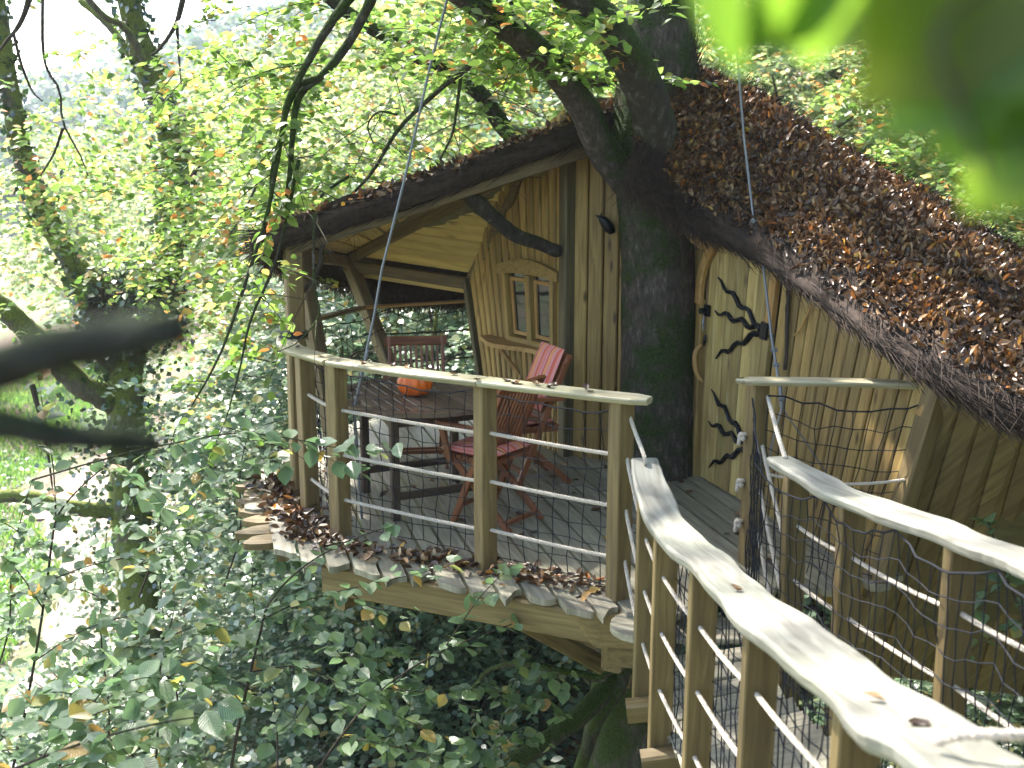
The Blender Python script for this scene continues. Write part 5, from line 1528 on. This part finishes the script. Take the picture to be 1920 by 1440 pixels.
for (bx, by, tx_, ty_, Y, dy) in ((1260, -130, 1430, 130, .42, .03), (1610, -100, 1370, 90, .43, .02), (1500, -170, 1545, 130, .43, .02), (1700, -90, 1440, 95, .45, .02), (1980, -160, 1600, 200, .4, .03), (1990, -30, 1640, 255, .41, .02), (2040, 60, 1730, 300, .41, .02), (2020, 170, 1800, 405, .41, .02), (1850, -180, 1760, 160, .42, .02), (2060, 240, 1840, 350, .4, .01), (2100, -50, 1780, 190, .39, .02), (1760, -200, 1690, 120, .43, .0), (2080, 150, 1840, 300, .42, .02)):
    a_, b_ = at(bx, by, Y), at(tx_, ty_, Y + dy)
    place_leaf(NL, SP, a_, b_ - a_, A(.1, -.75, .6) + RNG.normal(size=3) * .15, np.linalg.norm(b_ - a_))

# ------------------------------------------------------------------ fallen leaves
def litter_mesh(k):
    T, Fc = CURL
    rg = np.random.default_rng(100 + k)
    V = T + rg.normal(size=T.shape) * .04
    V = V * A(1.1, 1, .6 + .6 * rg.random())
    return raw_mesh('fallen_leaf', V, Fc, M['litter'])


LM = [litter_mesh(k) for k in range(5)]
rng = np.random.default_rng(31)
# on the right hand roof: dense cover plus single leaves
k = 32000
iu = rng.random(k) * 60; iv = .03 + .95 * rng.random(k)
ii = iu.astype(int); fu = (iu - ii)[:, None]; jf = iv * (NV - 1); jj = jf.astype(int); fv = (jf - jj)[:, None]
Pr = (GR[ii, jj] * (1 - fu) + GR[ii + 1, jj] * fu) * (1 - fv) + (GR[ii, jj + 1] * (1 - fu) + GR[ii + 1, jj + 1] * fu) * fv
nr = nrm(np.cross(GR[ii + 1, jj] - GR[ii, jj], GR[ii, jj + 1] - GR[ii, jj])); nr = np.where(nr[:, 2:3] < 0, -nr, nr)
bare = np.sin(Pr[:, 0] * 5.3 + Pr[:, 1] * 2.1) + np.sin(Pr[:, 1] * 4.1 - Pr[:, 2] * 3)
ok = (bare < 1.93) & ~((iv < .12) & (rng.random(k) < .75))
ok &= ~((iu < 8) & (iv < .35))
Pr, nr = Pr[ok], nr[ok]
dr = rng.normal(size=Pr.shape); nn = nr + rng.normal(size=Pr.shape) * .7
sz = .037 + .028 * rng.random(len(Pr))
V, F = leaves(Pr[220:] + nr[220:] * (.008 + .02 * rng.random((len(Pr) - 220, 1))), dr[220:], nn[220:], sz[220:], CURL, .8)
tag(link('roof_leaf_litter', raw_mesh('roof_leaf_litter', V, F, M['litter'])), 'thick layer of brown curled beech leaves covering the thatched slope', 'dead leaves', kind='stuff')
for i in range(220):
    o_ = place_leaf(LM[i % 5], None, Pr[i] + nr[i] * .03, dr[i], nn[i], sz[i] * 1.15, 'fallen_leaf')
    tag(o_, 'curled brown dead leaf lying on the thatched roof', 'leaf', 'single dead leaves on the thatched roof')
# litter on the porch verge
k = 900
u = rng.random(k) * 30; ii = u.astype(int)
Pv = verge[ii] + (verge[ii + 1] - verge[ii]) * (u - ii)[:, None] + A(0, .02, .085) + rng.normal(size=(k, 3)) * A(.02, .05, .006)
V, F = leaves(Pv, rng.normal(size=Pv.shape), UPZ + rng.normal(size=Pv.shape) * .5, .04 + .03 * rng.random(k), CURL, 1.)
tag(link('verge_leaf_litter', raw_mesh('verge_leaf_litter', V, F, M['litter'])), 'small dead leaves caught along the top of the porch roof edge', 'dead leaves', kind='stuff')
# heaps along the deck edge
k = 1050
edge = polyline([A(-1.66, 7.7, .01), A(-1.55, 7.1, .01), A(-1.36, 6.65, .01), A(-1.1, 6.3, .01), A(-.5, 6.05, .01), A(0, 5.85, .01), A(.5, 5.6, .01)], 60)
u = rng.random(k) ** 1.9 * 58; ii = u.astype(int)
Pe = edge[ii] + (edge[ii + 1] - edge[ii]) * (u - ii)[:, None] + rng.normal(size=(k, 3)) * A(.085, .075, 0) + A(.05, .08, 0)
Pe[:, 2] = .008 + np.abs(rng.normal(size=k)) * .035 * np.exp(-u / 26)
V, F = leaves(Pe, rng.normal(size=Pe.shape) * A(1, 1, .3), UPZ + rng.normal(size=Pe.shape) * .5, .045 + .035 * rng.random(k), CURL, 1.)
tag(link('deck_leaf_litter', raw_mesh('deck_leaf_litter', V, F, M['litter'])), 'drift of brown dead leaves heaped along the scalloped deck edge', 'dead leaves', kind='stuff')
for i in range(70):
    while True:
        x, y = -1.3 + 3.0 * rng.random(), 5.7 + 2.6 * rng.random()
        if y > 5.75 - .5 * (x - .5) and not (x > 1.35 and y > 7): break
    o_ = place_leaf(LM[i % 5], None, A(x, y, .008), rng.normal(size=3) * A(1, 1, .05), UPZ + rng.normal(size=3) * .15, .05 + .03 * rng.random(), 'fallen_leaf')
    tag(o_, 'brown dead leaf lying on the deck boards', 'leaf', 'single dead leaves on the deck')
# leaves on the handrails
for i, u in enumerate((.22, .3, .42, .47, .50, .62, .70, .74, .755, .77, .80, .815, .83, .85, .9, .93, .06, .09)):
    PP = np.vstack([polyline([q + out * .4 for q in s_], 30) for s_ in segs])
    p = PP[int(u * 88)] + A(rng.normal() * .02, rng.normal() * .02, .004)
    o_ = place_leaf(LM[i % 5], None, p, rng.normal(size=3) * A(1, 1, .05), UPZ, .04 + .02 * rng.random(), 'fallen_leaf')
    tag(o_, 'small dead leaf on the pale deck handrail', 'leaf', 'dead leaves on the deck handrail')
for lab, y, dx, s_, k in (('red-brown curled leaf lying on the grey bridge handrail', 2.13, -.005, .05, 0), ('pale shrivelled leaf lying beside the rope on the bridge handrail', 1.95, .02, .055, 3), ('small pale leaf on the middle of the grey bridge handrail', 3.45, .0, .05, 2)):
    p = onrail(Lp, y) + A(dx, 0, .004)
    tag(place_leaf(LM[k], None, p, rng.normal(size=3) * A(1, 1, .05), UPZ, s_, 'fallen_leaf'), lab, 'leaf')
